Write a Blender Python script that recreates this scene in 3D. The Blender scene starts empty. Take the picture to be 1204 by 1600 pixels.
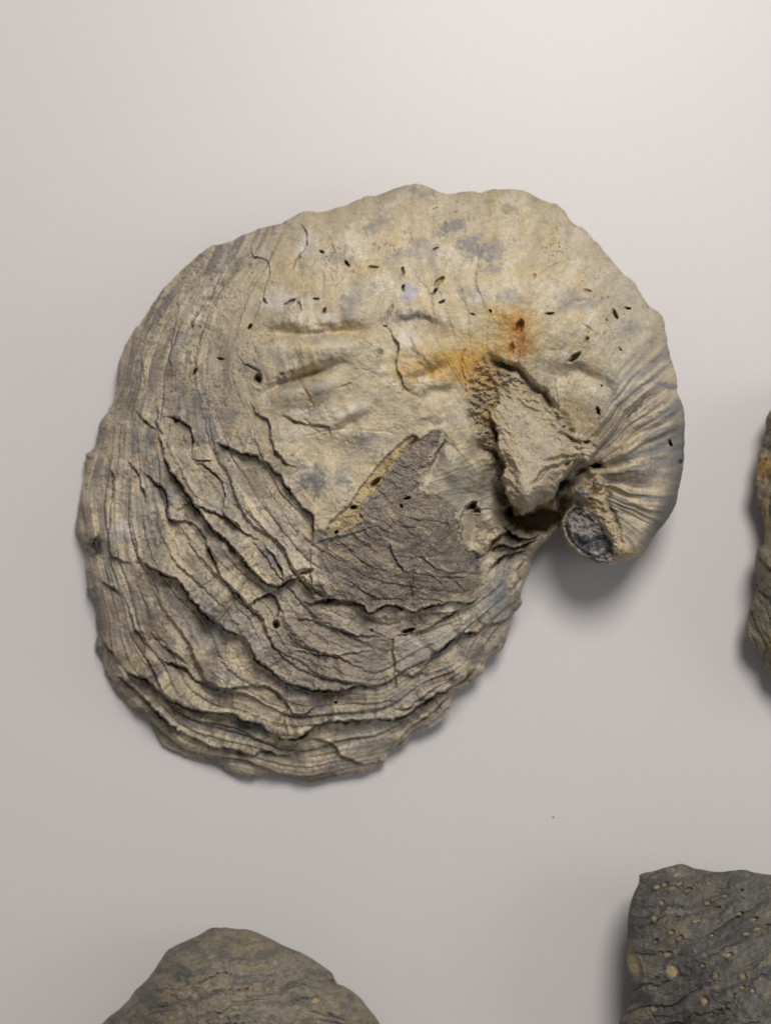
import bpy, math
import numpy as np

# ------------------------------------------------------------------ camera, light, exposure
SC = bpy.context.scene
COL = SC.collection
S = 0.00012            # metres covered by one photograph pixel at table height
D = 0.36               # height of the lens above the table (m)

cam_d = bpy.data.cameras.new('camera')
cam = bpy.data.objects.new('camera', cam_d)
COL.objects.link(cam)
cam.location = (0, 0, D)
cam_d.sensor_fit = 'HORIZONTAL'
cam_d.sensor_width = 36
cam_d.lens = 36 * D / (1204 * S)
cam_d.clip_start = 0.01
cam_d.clip_end = 10
cam_d.dof.use_dof = True
cam_d.dof.focus_distance = D - 0.033
cam_d.dof.aperture_fstop = 21
SC.camera = cam

world = bpy.data.worlds.new('World')
SC.world = world
world.use_nodes = True
bg = world.node_tree.nodes['Background']
bg.inputs[0].default_value = (0.97, 0.97, 1.0, 1)
bg.inputs[1].default_value = 0.175


def area(name, loc, target, size, power, color):
    l = bpy.data.lights.new(name, 'AREA')
    l.shape = 'DISK'
    l.size = size
    l.energy = power
    l.color = color
    o = bpy.data.objects.new(name, l)
    COL.objects.link(o)
    o.location = loc
    d = np.array(target) - np.array(loc)
    o.rotation_euler = (math.acos(-d[2] / np.linalg.norm(d)) * 1.0, 0, math.atan2(d[1], d[0]) - math.pi / 2)
    return o


area('ceiling_lamp', (0.08, 0.28, 0.58), (0.02, 0.05, 0.0), 0.19, 3.05, (1.0, 0.95, 0.91))
area('window_lamp', (0.55, 0.02, 0.45), (0.0, 0.0, 0.0), 0.34, 0.62, (0.93, 0.96, 1.0))

SC.view_settings.view_transform = 'Standard'
SC.view_settings.look = 'None'
SC.view_settings.exposure = 0
SC.view_settings.gamma = 1
SC.view_settings.use_curve_mapping = False
SC.cycles.use_denoising = True
SC.cycles.max_bounces = 6


# ------------------------------------------------------------------ noise
def _h(ix, iy, iz, seed):
    h = (ix * 374761393 + iy * 668265263 + iz * 1274126177 + seed * 974634777) & 0xFFFFFFFF
    h = ((h ^ (h >> 13)) * 1274126177) & 0xFFFFFFFF
    return h ^ (h >> 16)


_G = np.array([[1, 1, 0], [-1, 1, 0], [1, -1, 0], [-1, -1, 0], [1, 0, 1], [-1, 0, 1], [1, 0, -1], [-1, 0, -1],
               [0, 1, 1], [0, -1, 1], [0, 1, -1], [0, -1, -1], [1, 1, 0], [0, -1, 1], [-1, 1, 0], [0, -1, -1]], np.float32)


def perlin(x, y, z=None, seed=0):
    x = np.asarray(x, np.float32)
    y = np.asarray(y, np.float32)
    fx = np.floor(x); fy = np.floor(y)
    ix = fx.astype(np.int64); iy = fy.astype(np.int64)
    x = x - fx; y = y - fy
    sx = x * x * x * (x * (x * 6 - 15) + 10)
    sy = y * y * y * (y * (y * 6 - 15) + 10)
    if z is None:
        def g2(a, b):
            g = _G[_h(ix + a, iy + b, 0, seed) & 15]
            return g[..., 0] * (x - a) + (g[..., 1] + 0.5 * g[..., 2]) * (y - b)
        n0 = g2(0, 0); n0 = n0 + sx * (g2(1, 0) - n0)
        n1 = g2(0, 1); n1 = n1 + sx * (g2(1, 1) - n1)
        return n0 + sy * (n1 - n0)
    z = np.asarray(z, np.float32)
    fz = np.floor(z); iz = fz.astype(np.int64); z = z - fz
    sz = z * z * z * (z * (z * 6 - 15) + 10)

    def g3(a, b, c):
        g = _G[_h(ix + a, iy + b, iz + c, seed) & 15]
        return g[..., 0] * (x - a) + g[..., 1] * (y - b) + g[..., 2] * (z - c)
    r = []
    for c in (0, 1):
        n0 = g3(0, 0, c); n0 = n0 + sx * (g3(1, 0, c) - n0)
        n1 = g3(0, 1, c); n1 = n1 + sx * (g3(1, 1, c) - n1)
        r.append(n0 + sy * (n1 - n0))
    return r[0] + sz * (r[1] - r[0])


def fbm(u, v, size, octv=4, seed=0, gain=0.5, ridged=False):
    """fractal noise about -1..1; size is the largest feature in pixels"""
    out = 0; a = 1.0; f = 1.0 / size; tot = 0
    for i in range(octv):
        n = perlin(u * f + 7.3 * i, v * f - 3.1 * i, None, seed + i * 17)
        if ridged:
            n = 1 - 2.6 * np.abs(n)
        out = out + a * n; tot += a
        a *= gain; f *= 2.03
    return out / tot * (1.0 if ridged else 1.5)


def sstep(a, b, x):
    t = np.clip((x - a) / (b - a), 0, 1)
    return t * t * (3 - 2 * t)


# ------------------------------------------------------------------ polylines and fields
def P(u0, v0, k, pts):
    return np.array([(u0 + x / k, v0 + y / k) for x, y in pts], np.float32)


def cA(*p): return P(100, 270, 3.01, p)
def cB(*p): return P(400, 270, 3.01, p)
def cC(*p): return P(700, 270, 3.01, p)
def cD(*p): return P(700, 560, 3.01, p)
def cE(*p): return P(400, 600, 3.01, p)
def cF(*p): return P(100, 600, 3.01, p)
def cG(*p): return P(100, 880, 3.01, p)
def cH(*p): return P(450, 880, 3.01, p)
def cK(*p): return P(700, 500, 4.63, p)
def cM(*p): return P(380, 420, 3.7625, p)


def smooth_line(pts, n=4, closed=False):
    pts = np.asarray(pts, np.float32)
    if closed:
        q = np.vstack([pts[-1:], pts, pts[:2]])
    else:
        q = np.vstack([2 * pts[:1] - pts[1:2], pts, 2 * pts[-1:] - pts[-2:-1]])
    out = []
    for i in range(1, len(q) - 2):
        p0, p1, p2, p3 = q[i - 1], q[i], q[i + 1], q[i + 2]
        for j in range(n):
            t = j / n
            out.append(0.5 * (2 * p1 + (p2 - p0) * t + (2 * p0 - 5 * p1 + 4 * p2 - p3) * t * t + (3 * p1 - p0 - 3 * p2 + p3) * t ** 3))
    if not closed:
        out.append(q[-2])
    return np.array(out, np.float32)


def line_dist(u, v, pts, closed=False):
    """distance, side (+ = left of the walking direction as seen in the picture), position 0..L, nearest point"""
    n = len(pts)
    best = np.full(u.shape, 1e9, np.float32)
    bperp = np.zeros(u.shape, np.float32)
    pos = np.zeros(u.shape, np.float32)
    qx = np.zeros(u.shape, np.float32); qy = np.zeros(u.shape, np.float32)
    L = 0.0
    for i in range(n if closed else n - 1):
        a = pts[i]; b = pts[(i + 1) % n]
        d = b - a; l = float(np.hypot(*d)) + 1e-6
        ex, ey = d / l
        rx = u - a[0]; ry = v - a[1]
        t = np.clip(rx * ex + ry * ey, 0, l)
        nx = rx - t * ex; ny = ry - t * ey
        dist = np.sqrt(nx * nx + ny * ny)
        perp = -(ex * ry - ey * rx)
        m = (dist < best - 1e-3) | ((dist < best + 1e-3) & (np.abs(perp) > np.abs(bperp)))
        best[m] = dist[m]; bperp[m] = perp[m]; pos[m] = L + t[m]
        qx[m] = a[0] + t[m] * ex; qy[m] = a[1] + t[m] * ey
        L += l
    return best, np.where(bperp >= 0, 1.0, -1.0).astype(np.float32), pos, L, qx, qy


def inside(u, v, poly):
    r = np.zeros(u.shape, bool)
    n = len(poly)
    for i in range(n):
        x1, y1 = poly[i]; x2, y2 = poly[(i + 1) % n]
        if y1 == y2:
            continue
        c = ((y1 > v) != (y2 > v)) & (u < (x2 - x1) * (v - y1) / (y2 - y1) + x1)
        r ^= c
    return r


def sdf(u, v, poly):
    d = line_dist(u, v, poly, True)
    return np.where(inside(u, v, poly), d[0], -d[0]), d[4], d[5]


class RBF:
    def __init__(self, pts, lam=0.0):
        pts = np.asarray(pts, float)
        self.c = pts[:, :2] / 600.0
        n = len(pts)
        r = np.hypot(self.c[:, None, 0] - self.c[None, :, 0], self.c[:, None, 1] - self.c[None, :, 1])
        A = np.zeros((n + 3, n + 3))
        A[:n, :n] = self.k(r) + lam * np.eye(n)
        A[:n, n] = 1; A[:n, n + 1:] = self.c
        A[n:, :n] = A[:n, n:].T
        b = np.zeros(n + 3); b[:n] = pts[:, 2]
        self.w = np.linalg.lstsq(A, b, rcond=None)[0]

    @staticmethod
    def k(r):
        return r * r * np.log(r + 1e-9)

    def __call__(self, u, v):
        x = u / 600.0; y = v / 600.0
        n = len(self.c)
        o = self.w[n] + self.w[n + 1] * x + self.w[n + 2] * y
        for i in range(n):
            o = o + self.w[i] * self.k(np.hypot(x - self.c[i, 0], y - self.c[i, 1]))
        return o


class Grid:
    """regular (u, v) lattice over a bounding box with cheap evaluation of smooth functions"""
    def __init__(self, box, step):
        self.u = np.arange(box[0], box[2] + step, step, dtype=np.float32)
        self.v = np.arange(box[1], box[3] + step, step, dtype=np.float32)
        self.U, self.V = np.meshgrid(self.u, self.v)
        self.box = box; self.step = step

    def coarse(self, fn, cs=8.0):
        cu = np.arange(self.box[0] - cs, self.box[2] + 3 * cs, cs); cv = np.arange(self.box[1] - cs, self.box[3] + 3 * cs, cs)
        A, B = np.meshgrid(cu, cv)
        F = np.asarray(fn(A.astype(np.float32), B.astype(np.float32)), np.float32)
        fu = (self.u - cu[0]) / cs; fv = (self.v - cv[0]) / cs
        iu = fu.astype(int); iv = fv.astype(int)
        a = (fu - iu)[None, :]; b = (fv - iv)[:, None]
        r0 = F[iv][:, iu] * (1 - a) + F[iv][:, iu + 1] * a
        r1 = F[iv + 1][:, iu] * (1 - a) + F[iv + 1][:, iu + 1] * a
        return (r0 * (1 - b) + r1 * b).astype(np.float32)

    def window(self, pts, pad):
        i0 = max(int((pts[:, 0].min() - pad - self.box[0]) / self.step), 0)
        i1 = min(int((pts[:, 0].max() + pad - self.box[0]) / self.step) + 2, len(self.u))
        j0 = max(int((pts[:, 1].min() - pad - self.box[1]) / self.step), 0)
        j1 = min(int((pts[:, 1].max() + pad - self.box[1]) / self.step) + 2, len(self.v))
        return slice(j0, j1), slice(i0, i1)


# ------------------------------------------------------------------ turning a relief into a closed body of parts
def world_xyz(u, v, zmm):
    z = zmm * 0.001
    k = S * (1 - z / D)
    return np.stack([(u - 602) * k, -(v - 800) * k, z], -1)


def link_mesh(name, verts, faces4, faces3, mat, parent, origin, color=None, normals=None):
    me = bpy.data.meshes.new(name)
    n4, n3 = len(faces4), len(faces3)
    me.vertices.add(len(verts))
    me.vertices.foreach_set('co', (verts - origin).astype(np.float32).ravel())
    nl = n4 * 4 + n3 * 3
    me.loops.add(nl)
    me.loops.foreach_set('vertex_index', np.concatenate([faces4.ravel(), faces3.ravel()]).astype(np.int32))
    me.polygons.add(n4 + n3)
    st = np.concatenate([np.arange(n4) * 4, n4 * 4 + np.arange(n3) * 3]).astype(np.int32)
    me.polygons.foreach_set('loop_start', st)
    me.polygons.foreach_set('use_smooth', np.ones(n4 + n3, bool))
    if color is not None:
        at = me.color_attributes.new('Col', 'FLOAT_COLOR', 'POINT')
        at.data.foreach_set('color', np.concatenate([color, np.ones((len(color), 1))], 1).astype(np.float32).ravel())
    me.update(calc_edges=True)
    me.validate()
    if normals is not None:
        me.normals_split_custom_set_from_vertices(normals)
    me.materials.append(mat)
    o = bpy.data.objects.new(name, me)
    COL.objects.link(o)
    o.parent = parent
    return o


def closed_relief(G, sd, qx, qy, z, zedge_fn, color, part, names, mats, root, origin, under_mm=1.0):
    """G grid, sd signed distance (px, + inside), z relief in mm -> part meshes split by `part`"""
    st = G.step
    keep = sd > -0.75 * st
    U = np.where(np.abs(sd) < 0.8 * st, qx, G.U); V = np.where(np.abs(sd) < 0.8 * st, qy, G.V)
    X = world_xyz(U, V, z)
    f = keep[:-1, :-1] & keep[1:, :-1] & keep[:-1, 1:] & keep[1:, 1:]
    nv, nu = sd.shape
    idx = np.arange(nv * nu).reshape(nv, nu)
    jj, ii = np.nonzero(f)
    Q = np.stack([idx[jj, ii], idx[jj + 1, ii], idx[jj + 1, ii + 1], idx[jj, ii + 1]], 1)
    X = X.reshape(-1, 3)
    # vertex normals of the whole relief, so that part borders do not show
    e1 = X[Q[:, 2]] - X[Q[:, 0]]; e2 = X[Q[:, 3]] - X[Q[:, 1]]
    fn = np.cross(e1, e2)
    N = np.zeros_like(X)
    for c in range(4):
        for a in range(3):
            N[:, a] += np.bincount(Q[:, c], fn[:, a], len(X))
    N /= np.linalg.norm(N, axis=1, keepdims=True) + 1e-20
    pf = part.reshape(-1)[Q[:, 0]]
    objs = []
    cflat = color.reshape(-1, 3)
    for k, nm in enumerate(names):
        q = Q[pf == k]
        if not len(q):
            continue
        used, inv = np.unique(q, return_inverse=True)
        q = inv.reshape(q.shape)
        verts, cc, nn = X[used], cflat[used], N[used]
        f3 = np.zeros((0, 3), int)
        if k == 0:
            # the underside, a coarser lattice whose rim sits on the same outline
            cs = 5
            a0 = sd[::cs, ::cs]; b = a0 > -0.75 * st * cs
            uu = np.where(np.abs(a0) < 0.8 * st * cs, qx[::cs, ::cs], G.U[::cs, ::cs])
            vv = np.where(np.abs(a0) < 0.8 * st * cs, qy[::cs, ::cs], G.V[::cs, ::cs])
            dd = np.where(np.abs(a0) < 0.8 * st * cs, 0, a0)
            ze = zedge_fn[::cs, ::cs]
            zb = ze * (1 - np.sqrt(np.clip(1 - (1 - np.clip(dd / 75.0, 0, 1)) ** 2, 0, 1))) + 0.05
            xb = world_xyz(uu, vv, np.maximum(zb, 0.05)).reshape(-1, 3)
            g = b[:-1, :-1] & b[1:, :-1] & b[:-1, 1:] & b[1:, 1:]
            ib = np.arange(b.size).reshape(b.shape)
            j2, i2 = np.nonzero(g)
            qb = np.stack([ib[j2, i2], ib[j2, i2 + 1], ib[j2 + 1, i2 + 1], ib[j2 + 1, i2]], 1)
            ub, inv2 = np.unique(qb, return_inverse=True)
            qb = inv2.reshape(qb.shape) + len(verts)
            verts = np.vstack([verts, xb[ub]])
            cc = np.vstack([cc, color[::cs, ::cs].reshape(-1, 3)[ub]])
            nb = np.zeros((len(ub), 3)); nb[:, 2] = -1
            nn = np.vstack([nn, nb])
            q = np.vstack([q, qb])
        objs.append(link_mesh(nm, verts, q, f3, mats[k], root, np.array(origin), cc, nn))
    return objs


# ------------------------------------------------------------------ materials
def stone_mat(name, rough=0.82, spec=0.25, grain=0.12, bump=0.2, scale=2600.0, speck=0.0):
    m = bpy.data.materials.new(name)
    m.use_nodes = True
    nt = m.node_tree; N = nt.nodes; L = nt.links
    b = N['Principled BSDF']
    b.inputs['Roughness'].default_value = rough
    b.inputs['Specular IOR Level'].default_value = spec
    at = N.new('ShaderNodeAttribute'); at.attribute_name = 'Col'
    tc = N.new('ShaderNodeTexCoord')
    n1 = N.new('ShaderNodeTexNoise'); n1.inputs['Scale'].default_value = scale
    n1.inputs['Detail'].default_value = 3; n1.inputs['Roughness'].default_value = 0.65
    n2 = N.new('ShaderNodeTexNoise'); n2.inputs['Scale'].default_value = scale * 0.28
    n2.inputs['Detail'].default_value = 4; n2.inputs['Roughness'].default_value = 0.7
    L.new(tc.outputs['Object'], n1.inputs['Vector']); L.new(tc.outputs['Object'], n2.inputs['Vector'])
    mr = N.new('ShaderNodeMapRange')
    mr.inputs[1].default_value = 0.3; mr.inputs[2].default_value = 0.7
    mr.inputs[3].default_value = 1 - grain; mr.inputs[4].default_value = 1 + grain
    L.new(n1.outputs['Fac'], mr.inputs[0])
    mr2 = N.new('ShaderNodeMapRange')
    mr2.inputs[1].default_value = 0.3; mr2.inputs[2].default_value = 0.7
    mr2.inputs[3].default_value = 1 - grain * 0.7; mr2.inputs[4].default_value = 1 + grain * 0.7
    L.new(n2.outputs['Fac'], mr2.inputs[0])
    mu = N.new('ShaderNodeMath'); mu.operation = 'MULTIPLY'
    L.new(mr.outputs[0], mu.inputs[0]); L.new(mr2.outputs[0], mu.inputs[1])
    vm = N.new('ShaderNodeVectorMath'); vm.operation = 'SCALE'
    L.new(at.outputs['Color'], vm.inputs[0]); L.new(mu.outputs[0], vm.inputs['Scale'])
    src = vm.outputs[0]
    if speck > 0:
        vo = N.new('ShaderNodeTexNoise'); vo.inputs['Scale'].default_value = scale * 0.8; vo.inputs['Detail'].default_value = 1
        L.new(tc.outputs['Object'], vo.inputs['Vector'])
        r = N.new('ShaderNodeMapRange'); r.inputs[1].default_value = 0.62; r.inputs[2].default_value = 0.70
        r.inputs[3].default_value = 0; r.inputs[4].default_value = speck
        L.new(vo.outputs['Fac'], r.inputs[0])
        mx = N.new('ShaderNodeMix'); mx.data_type = 'RGBA'
        L.new(r.outputs[0], mx.inputs[0]); L.new(src, mx.inputs[6]); mx.inputs[7].default_value = (0.42, 0.39, 0.34, 1)
        src = mx.outputs[2]
    L.new(src, b.inputs['Base Color'])
    bp = N.new('ShaderNodeBump'); bp.inputs['Strength'].default_value = bump; bp.inputs['Distance'].default_value = 0.0004
    ad = N.new('ShaderNodeMath'); ad.operation = 'ADD'
    L.new(n1.outputs['Fac'], ad.inputs[0]); L.new(n2.outputs['Fac'], ad.inputs[1])
    L.new(ad.outputs[0], bp.inputs['Height'])
    L.new(bp.outputs[0], b.inputs['Normal'])
    return m


M_SHELL = stone_mat('weathered_shell')
M_BEAK = stone_mat('worn_beak', rough=0.7, spec=0.3, grain=0.14, bump=0.18)
M_ROCK = stone_mat('matrix_rock', grain=0.22, bump=0.35, scale=2400)
M_CRUST = stone_mat('sediment_crust', rough=0.75, spec=0.35, grain=0.36, bump=0.45, scale=2600, speck=0.3)
M_VEIN = stone_mat('ochre_filling', grain=0.25, bump=0.5)
M_FLAKE = stone_mat('shell_flake', rough=0.75, grain=0.16, bump=0.22)
M_GREY = stone_mat('grey_fossil', rough=0.72, spec=0.35, grain=0.22, bump=0.4, scale=1800)
M_PIT = stone_mat('pit_sediment', grain=0.2, bump=0.4)


def table_mat():
    m = bpy.data.materials.new('white_laminate')
    m.use_nodes = True
    nt = m.node_tree; N = nt.nodes; L = nt.links
    b = N['Principled BSDF']
    b.inputs['Roughness'].default_value = 0.42
    b.inputs['Specular IOR Level'].default_value = 0.4
    tc = N.new('ShaderNodeTexCoord')
    n = N.new('ShaderNodeTexNoise'); n.inputs['Scale'].default_value = 1500; n.inputs['Detail'].default_value = 2
    n2 = N.new('ShaderNodeTexNoise'); n2.inputs['Scale'].default_value = 18; n2.inputs['Detail'].default_value = 3
    for q in (n, n2):
        L.new(tc.outputs['Object'], q.inputs['Vector'])
    cr = N.new('ShaderNodeMix'); cr.data_type = 'RGBA'
    cr.inputs[6].default_value = (0.635, 0.61, 0.60, 1); cr.inputs[7].default_value = (0.655, 0.63, 0.62, 1)
    L.new(n2.outputs['Fac'], cr.inputs[0])
    L.new(cr.outputs[2], b.inputs['Base Color'])
    bp = N.new('ShaderNodeBump'); bp.inputs['Strength'].default_value = 0.07; bp.inputs['Distance'].default_value = 0.00025
    L.new(n.outputs['Fac'], bp.inputs['Height']); L.new(bp.outputs[0], b.inputs['Normal'])
    return m


# ------------------------------------------------------------------ the table
def build_table():
    me = bpy.data.meshes.new('table_top')
    a, t = 0.6, 0.03
    v = [(x, y, z) for z in (-t, 0) for x, y in ((-a, -a), (a, -a), (a, a), (-a, a))]
    f = [(3, 2, 1, 0), (4, 5, 6, 7), (0, 1, 5, 4), (1, 2, 6, 5), (2, 3, 7, 6), (3, 0, 4, 7)]
    me.from_pydata(v, [], f)
    me.materials.append(table_mat())
    o = bpy.data.objects.new('table_top', me)
    COL.objects.link(o)
    o['kind'] = 'structure'
    o['label'] = 'smooth white table top under the fossil shells'


build_table()


def thing(name, label, cat, loc, group=None):
    o = bpy.data.objects.new(name, None)
    o.empty_display_size = 0.01
    COL.objects.link(o)
    o.location = loc
    o['label'] = label; o['category'] = cat
    if group:
        o['group'] = group
    return o


# colour helpers (linear albedo)
TAN = np.array((0.49, 0.41, 0.265)); CREAM = np.array((0.60, 0.53, 0.39)); OCHRE = np.array((0.51, 0.395, 0.205))
GREYTAN = np.array((0.345, 0.295, 0.21)); BLUE = np.array((0.20, 0.20, 0.195)); BROWN = np.array((0.17, 0.138, 0.10))
RUST = np.array((0.50, 0.30, 0.075)); REDRUST = np.array((0.42, 0.175, 0.05)); WHITE = np.array((0.64, 0.62, 0.59))
DARK = np.array((0.075, 0.075, 0.08))


def mixc(c, col, a):
    return c + (np.asarray(col, np.float32) - c) * np.clip(a, 0, 1)[..., None]


def apply_ledge(G, Uw, Vw, z, pts, step, decay=60, notch=None, nw=1.5, low=0.45, soft=0.9, taper=35, sm=3, chips=None):
    """pts walk with the upper plate on the left; the relief drops across the line"""
    line = smooth_line(pts, sm)
    if notch is None:
        notch = step * 0.8
    sl = G.window(line, decay * 2.2)
    d, side, pos, L, _, _ = line_dist(Uw[sl], Vw[sl], line)
    s = d * side
    ends = sstep(0, min(taper, L * 0.3), np.minimum(pos, L - pos) + 1.5)
    hi = step * np.exp(-np.maximum(s, 0) / decay)
    lo = -step * low * np.exp(np.minimum(s, 0) / (decay * 0.6))
    k = sstep(-soft, soft, s)
    w = ends * np.exp(-np.maximum(d - decay * 1.6, 0) / (decay * 0.2))
    vary = perlin(pos / 38.0, pos * 0 + L * 0.37 + 0.5, None, int(L)) + 0.6 * perlin(pos / 13.0, pos * 0 + L * 0.71 + 0.5, None, int(L) + 3)
    nv = np.clip(0.62 + 1.5 * vary, 0.0, 1.6)
    nwv = nw * np.clip(0.75 + 1.4 * perlin(pos / 27.0, pos * 0 + L * 0.13 + 0.5, None, int(L) + 7), 0.4, 1.9)
    st = np.clip(0.85 + 0.7 * vary, 0.35, 1.4)
    add = (hi * k + lo * (1 - k)) * st - notch * nv * np.exp(-((s + nwv) / nwv) ** 2)
    z[sl] += add * w
    if chips is not None:
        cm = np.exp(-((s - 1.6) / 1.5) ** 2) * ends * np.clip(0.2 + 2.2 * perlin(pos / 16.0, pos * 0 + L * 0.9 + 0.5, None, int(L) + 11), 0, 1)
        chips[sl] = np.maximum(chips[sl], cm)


def apply_groove(G, Uw, Vw, z, pts, depth, width, taper=25):
    line = smooth_line(pts, 3)
    sl = G.window(line, width * 3)
    d, side, pos, L, _, _ = line_dist(Uw[sl], Vw[sl], line)
    ends = sstep(0, taper, np.minimum(pos, L - pos) + 1)
    z[sl] -= depth * np.exp(-(d / width) ** 2) * ends


def mask_poly(G, Uw, Vw, poly, soft=2.0, shape=None):
    out = np.full(G.U.shape, -1e3, np.float32)
    sl = G.window(poly, 45)
    out[sl] = sdf(Uw[sl], Vw[sl], poly)[0]
    return out


def pit(G, z, cu, cv, a, b, ang, depth, color=None, cc=None, Uw=None, Vw=None, rim=0.12):
    sl = (slice(max(int((cv - 3 * a - G.box[1]) / G.step), 0), int((cv + 3 * a - G.box[1]) / G.step) + 2),
          slice(max(int((cu - 3 * a - G.box[0]) / G.step), 0), int((cu + 3 * a - G.box[0]) / G.step) + 2))
    U = (Uw if Uw is not None else G.U)[sl] - cu; V = (Vw if Vw is not None else G.V)[sl] - cv
    c, s = math.cos(math.radians(ang)), math.sin(math.radians(ang))
    x = (U * c + V * s) / a; y = (-U * s + V * c) / b
    r = np.sqrt(x * x + y * y)
    hv = abs(math.sin(cu * 12.9898 + cv * 78.233))
    r = r / (0.68 + 0.5 * hv); depth = depth * (0.45 + 0.75 * abs(math.sin(cu * 3.1 + cv * 1.7)))
    k = 1 - sstep(0.45, 1.15, r + 0.25 * x)
    z[sl] -= depth * k
    z[sl] += rim * np.exp(-((r - 1.25) / 0.25) ** 2)
    if color is not None:
        color[sl] = mixc(color[sl], cc, k)
    return sl, k


# ------------------------------------------------------------------ the large coiled shell
def build_main():
    outline = np.vstack([
        cA((215, 1105), (245, 1030), (255, 900), (300, 790), (370, 690), (420, 610), (480, 530), (550, 460), (640, 380),
           (690, 345), (775, 325), (880, 275), (1030, 235)),
        cB((120, 235), (215, 185), (290, 183), (400, 160), (470, 130), (520, 108), (570, 105), (650, 72), (700, 58), (770, 52),
           (820, 70), (900, 100)),
        cC((60, 88), (120, 88), (155, 95), (190, 78), (330, 78), (400, 105), (460, 135), (510, 150), (550, 185), (580, 235),
           (640, 265), (700, 330), (760, 400), (830, 480), (880, 520), (920, 590), (950, 630), (990, 655), (1012, 700),
           (1025, 770), (1040, 840), (1055, 900)),
        cD((1075, 90), (1075, 160), (1108, 240), (1110, 350), (1105, 480), (1090, 580), (1070, 680), (1030, 760), (980, 820),
           (940, 880), (910, 920), (870, 945), (770, 970), (700, 965), (640, 945), (590, 905), (550, 860), (528, 800),
           (505, 800), (470, 850), (430, 890)),
        cH((1140, 0), (1125, 60), (1105, 110), (1090, 160), (1100, 190), (1060, 240), (1045, 290), (1030, 350), (1010, 400),
           (960, 430), (920, 470), (920, 510), (880, 545), (845, 565), (790, 600), (770, 640), (765, 690), (735, 730),
           (665, 775), (590, 800), (550, 845), (480, 885), (450, 935), (400, 965), (370, 985), (280, 995), (200, 1010),
           (120, 1030), (70, 1020)),
        cG((1050, 1000), (960, 995), (870, 1010), (800, 990), (730, 950), (660, 930), (570, 900), (480, 860), (440, 810),
           (410, 760), (390, 725), (330, 690), (280, 640), (240, 590), (210, 535), (185, 470), (150, 400), (150, 360),
           (160, 330), (150, 270), (145, 200), (125, 145), (108, 130), (110, 90)),
        cF((100, 850), (95, 770), (70, 720), (55, 680), (65, 600), (80, 500), (95, 420), (100, 340), (130, 310), (150, 270),
           (165, 190))])
    outline = smooth_line(outline, 5, True)
    nz = np.stack([fbm(outline[:, 0], outline[:, 1], 16, 2, 91), fbm(outline[:, 0], outline[:, 1], 16, 2, 95)], 1)
    nz2 = np.stack([fbm(outline[:, 0], outline[:, 1], 6, 2, 97), fbm(outline[:, 0], outline[:, 1], 6, 2, 99)], 1)
    outline = outline + (1.8 * nz + 1.3 * nz2).astype(np.float32)
    G = Grid((110, 280, 1078, 1232), 1.08)
    U, V = G.U, G.V
    # exact distance near the rim, interpolated inside
    sd = G.coarse(lambda a, b: sdf(a, b, outline)[0], 4.0)
    qx = U.copy(); qy = V.copy()
    m = np.abs(sd) < 12
    e = sdf(U[m], V[m], outline)
    sd[m] = e[0]; qx[m] = e[1]; qy[m] = e[2]

    # ---- overall form (mm)
    H = RBF([(960, 830, 25), (1000, 720, 31), (990, 600, 36), (930, 500, 41), (850, 430, 43), (730, 420, 45), (640, 520, 47),
             (560, 600, 46), (480, 680, 42), (400, 560, 41), (330, 560, 34), (260, 560, 25), (210, 560, 16), (560, 760, 40),
             (430, 780, 37), (330, 780, 30), (250, 800, 23), (170, 820, 14), (400, 950, 29), (300, 950, 23), (220, 970, 15),
             (350, 1080, 16), (450, 1060, 21), (560, 1060, 21), (450, 1160, 10), (560, 1160, 10), (620, 940, 30),
             (720, 980, 19), (680, 860, 34), (640, 740, 40), (700, 690, 40), (760, 640, 39), (720, 560, 44), (770, 780, 29),
             (800, 870, 17), (740, 900, 24), (870, 600, 38), (910, 660, 33), (930, 760, 25), (640, 350, 37), (500, 400, 40),
             (760, 340, 37), (860, 350, 35), (420, 400, 33), (960, 440, 35), (1030, 560, 30), (1045, 700, 25), (900, 820, 21),
             (330, 450, 27), (860, 740, 26), (820, 690, 36), (140, 760, 8), (280, 1140, 7), (400, 1190, 7), (660, 1090, 11)], 1e-4)
    ZE = RBF([(190, 560, 5), (125, 800, 2.5), (160, 1000, 2), (280, 1170, 2), (480, 1220, 2.5), (600, 1190, 3.5), (700, 1110, 6),
              (790, 990, 7), (830, 880, 9), (640, 290, 16), (400, 355, 10), (250, 460, 6), (780, 296, 17), (960, 420, 18),
              (1050, 600, 18), (1060, 780, 16), (960, 882, 12), (905, 865, 14), (880, 810, 15), (850, 840, 9), (600, 700, 8)], 1e-3)
    RR = RBF([(190, 560, 36), (125, 800, 24), (160, 1000, 22), (280, 1170, 20), (480, 1220, 18), (700, 1110, 20), (830, 880, 26),
              (640, 290, 70), (400, 355, 55), (250, 460, 45), (780, 296, 70), (960, 420, 75), (1050, 600, 60), (1065, 740, 46),
              (960, 882, 14), (890, 830, 8), (920, 870, 9), (600, 700, 40)], 1e-3)
    h = G.coarse(H); ze = np.maximum(G.coarse(ZE), 1.5); rr = np.clip(G.coarse(RR), 7, 90)
    t = np.clip(sd / rr, 0, 1)
    z = ze + (np.maximum(h, ze + 1) - ze) * np.sqrt(np.clip(1 - (1 - t) ** 2, 0, 1))

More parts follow.
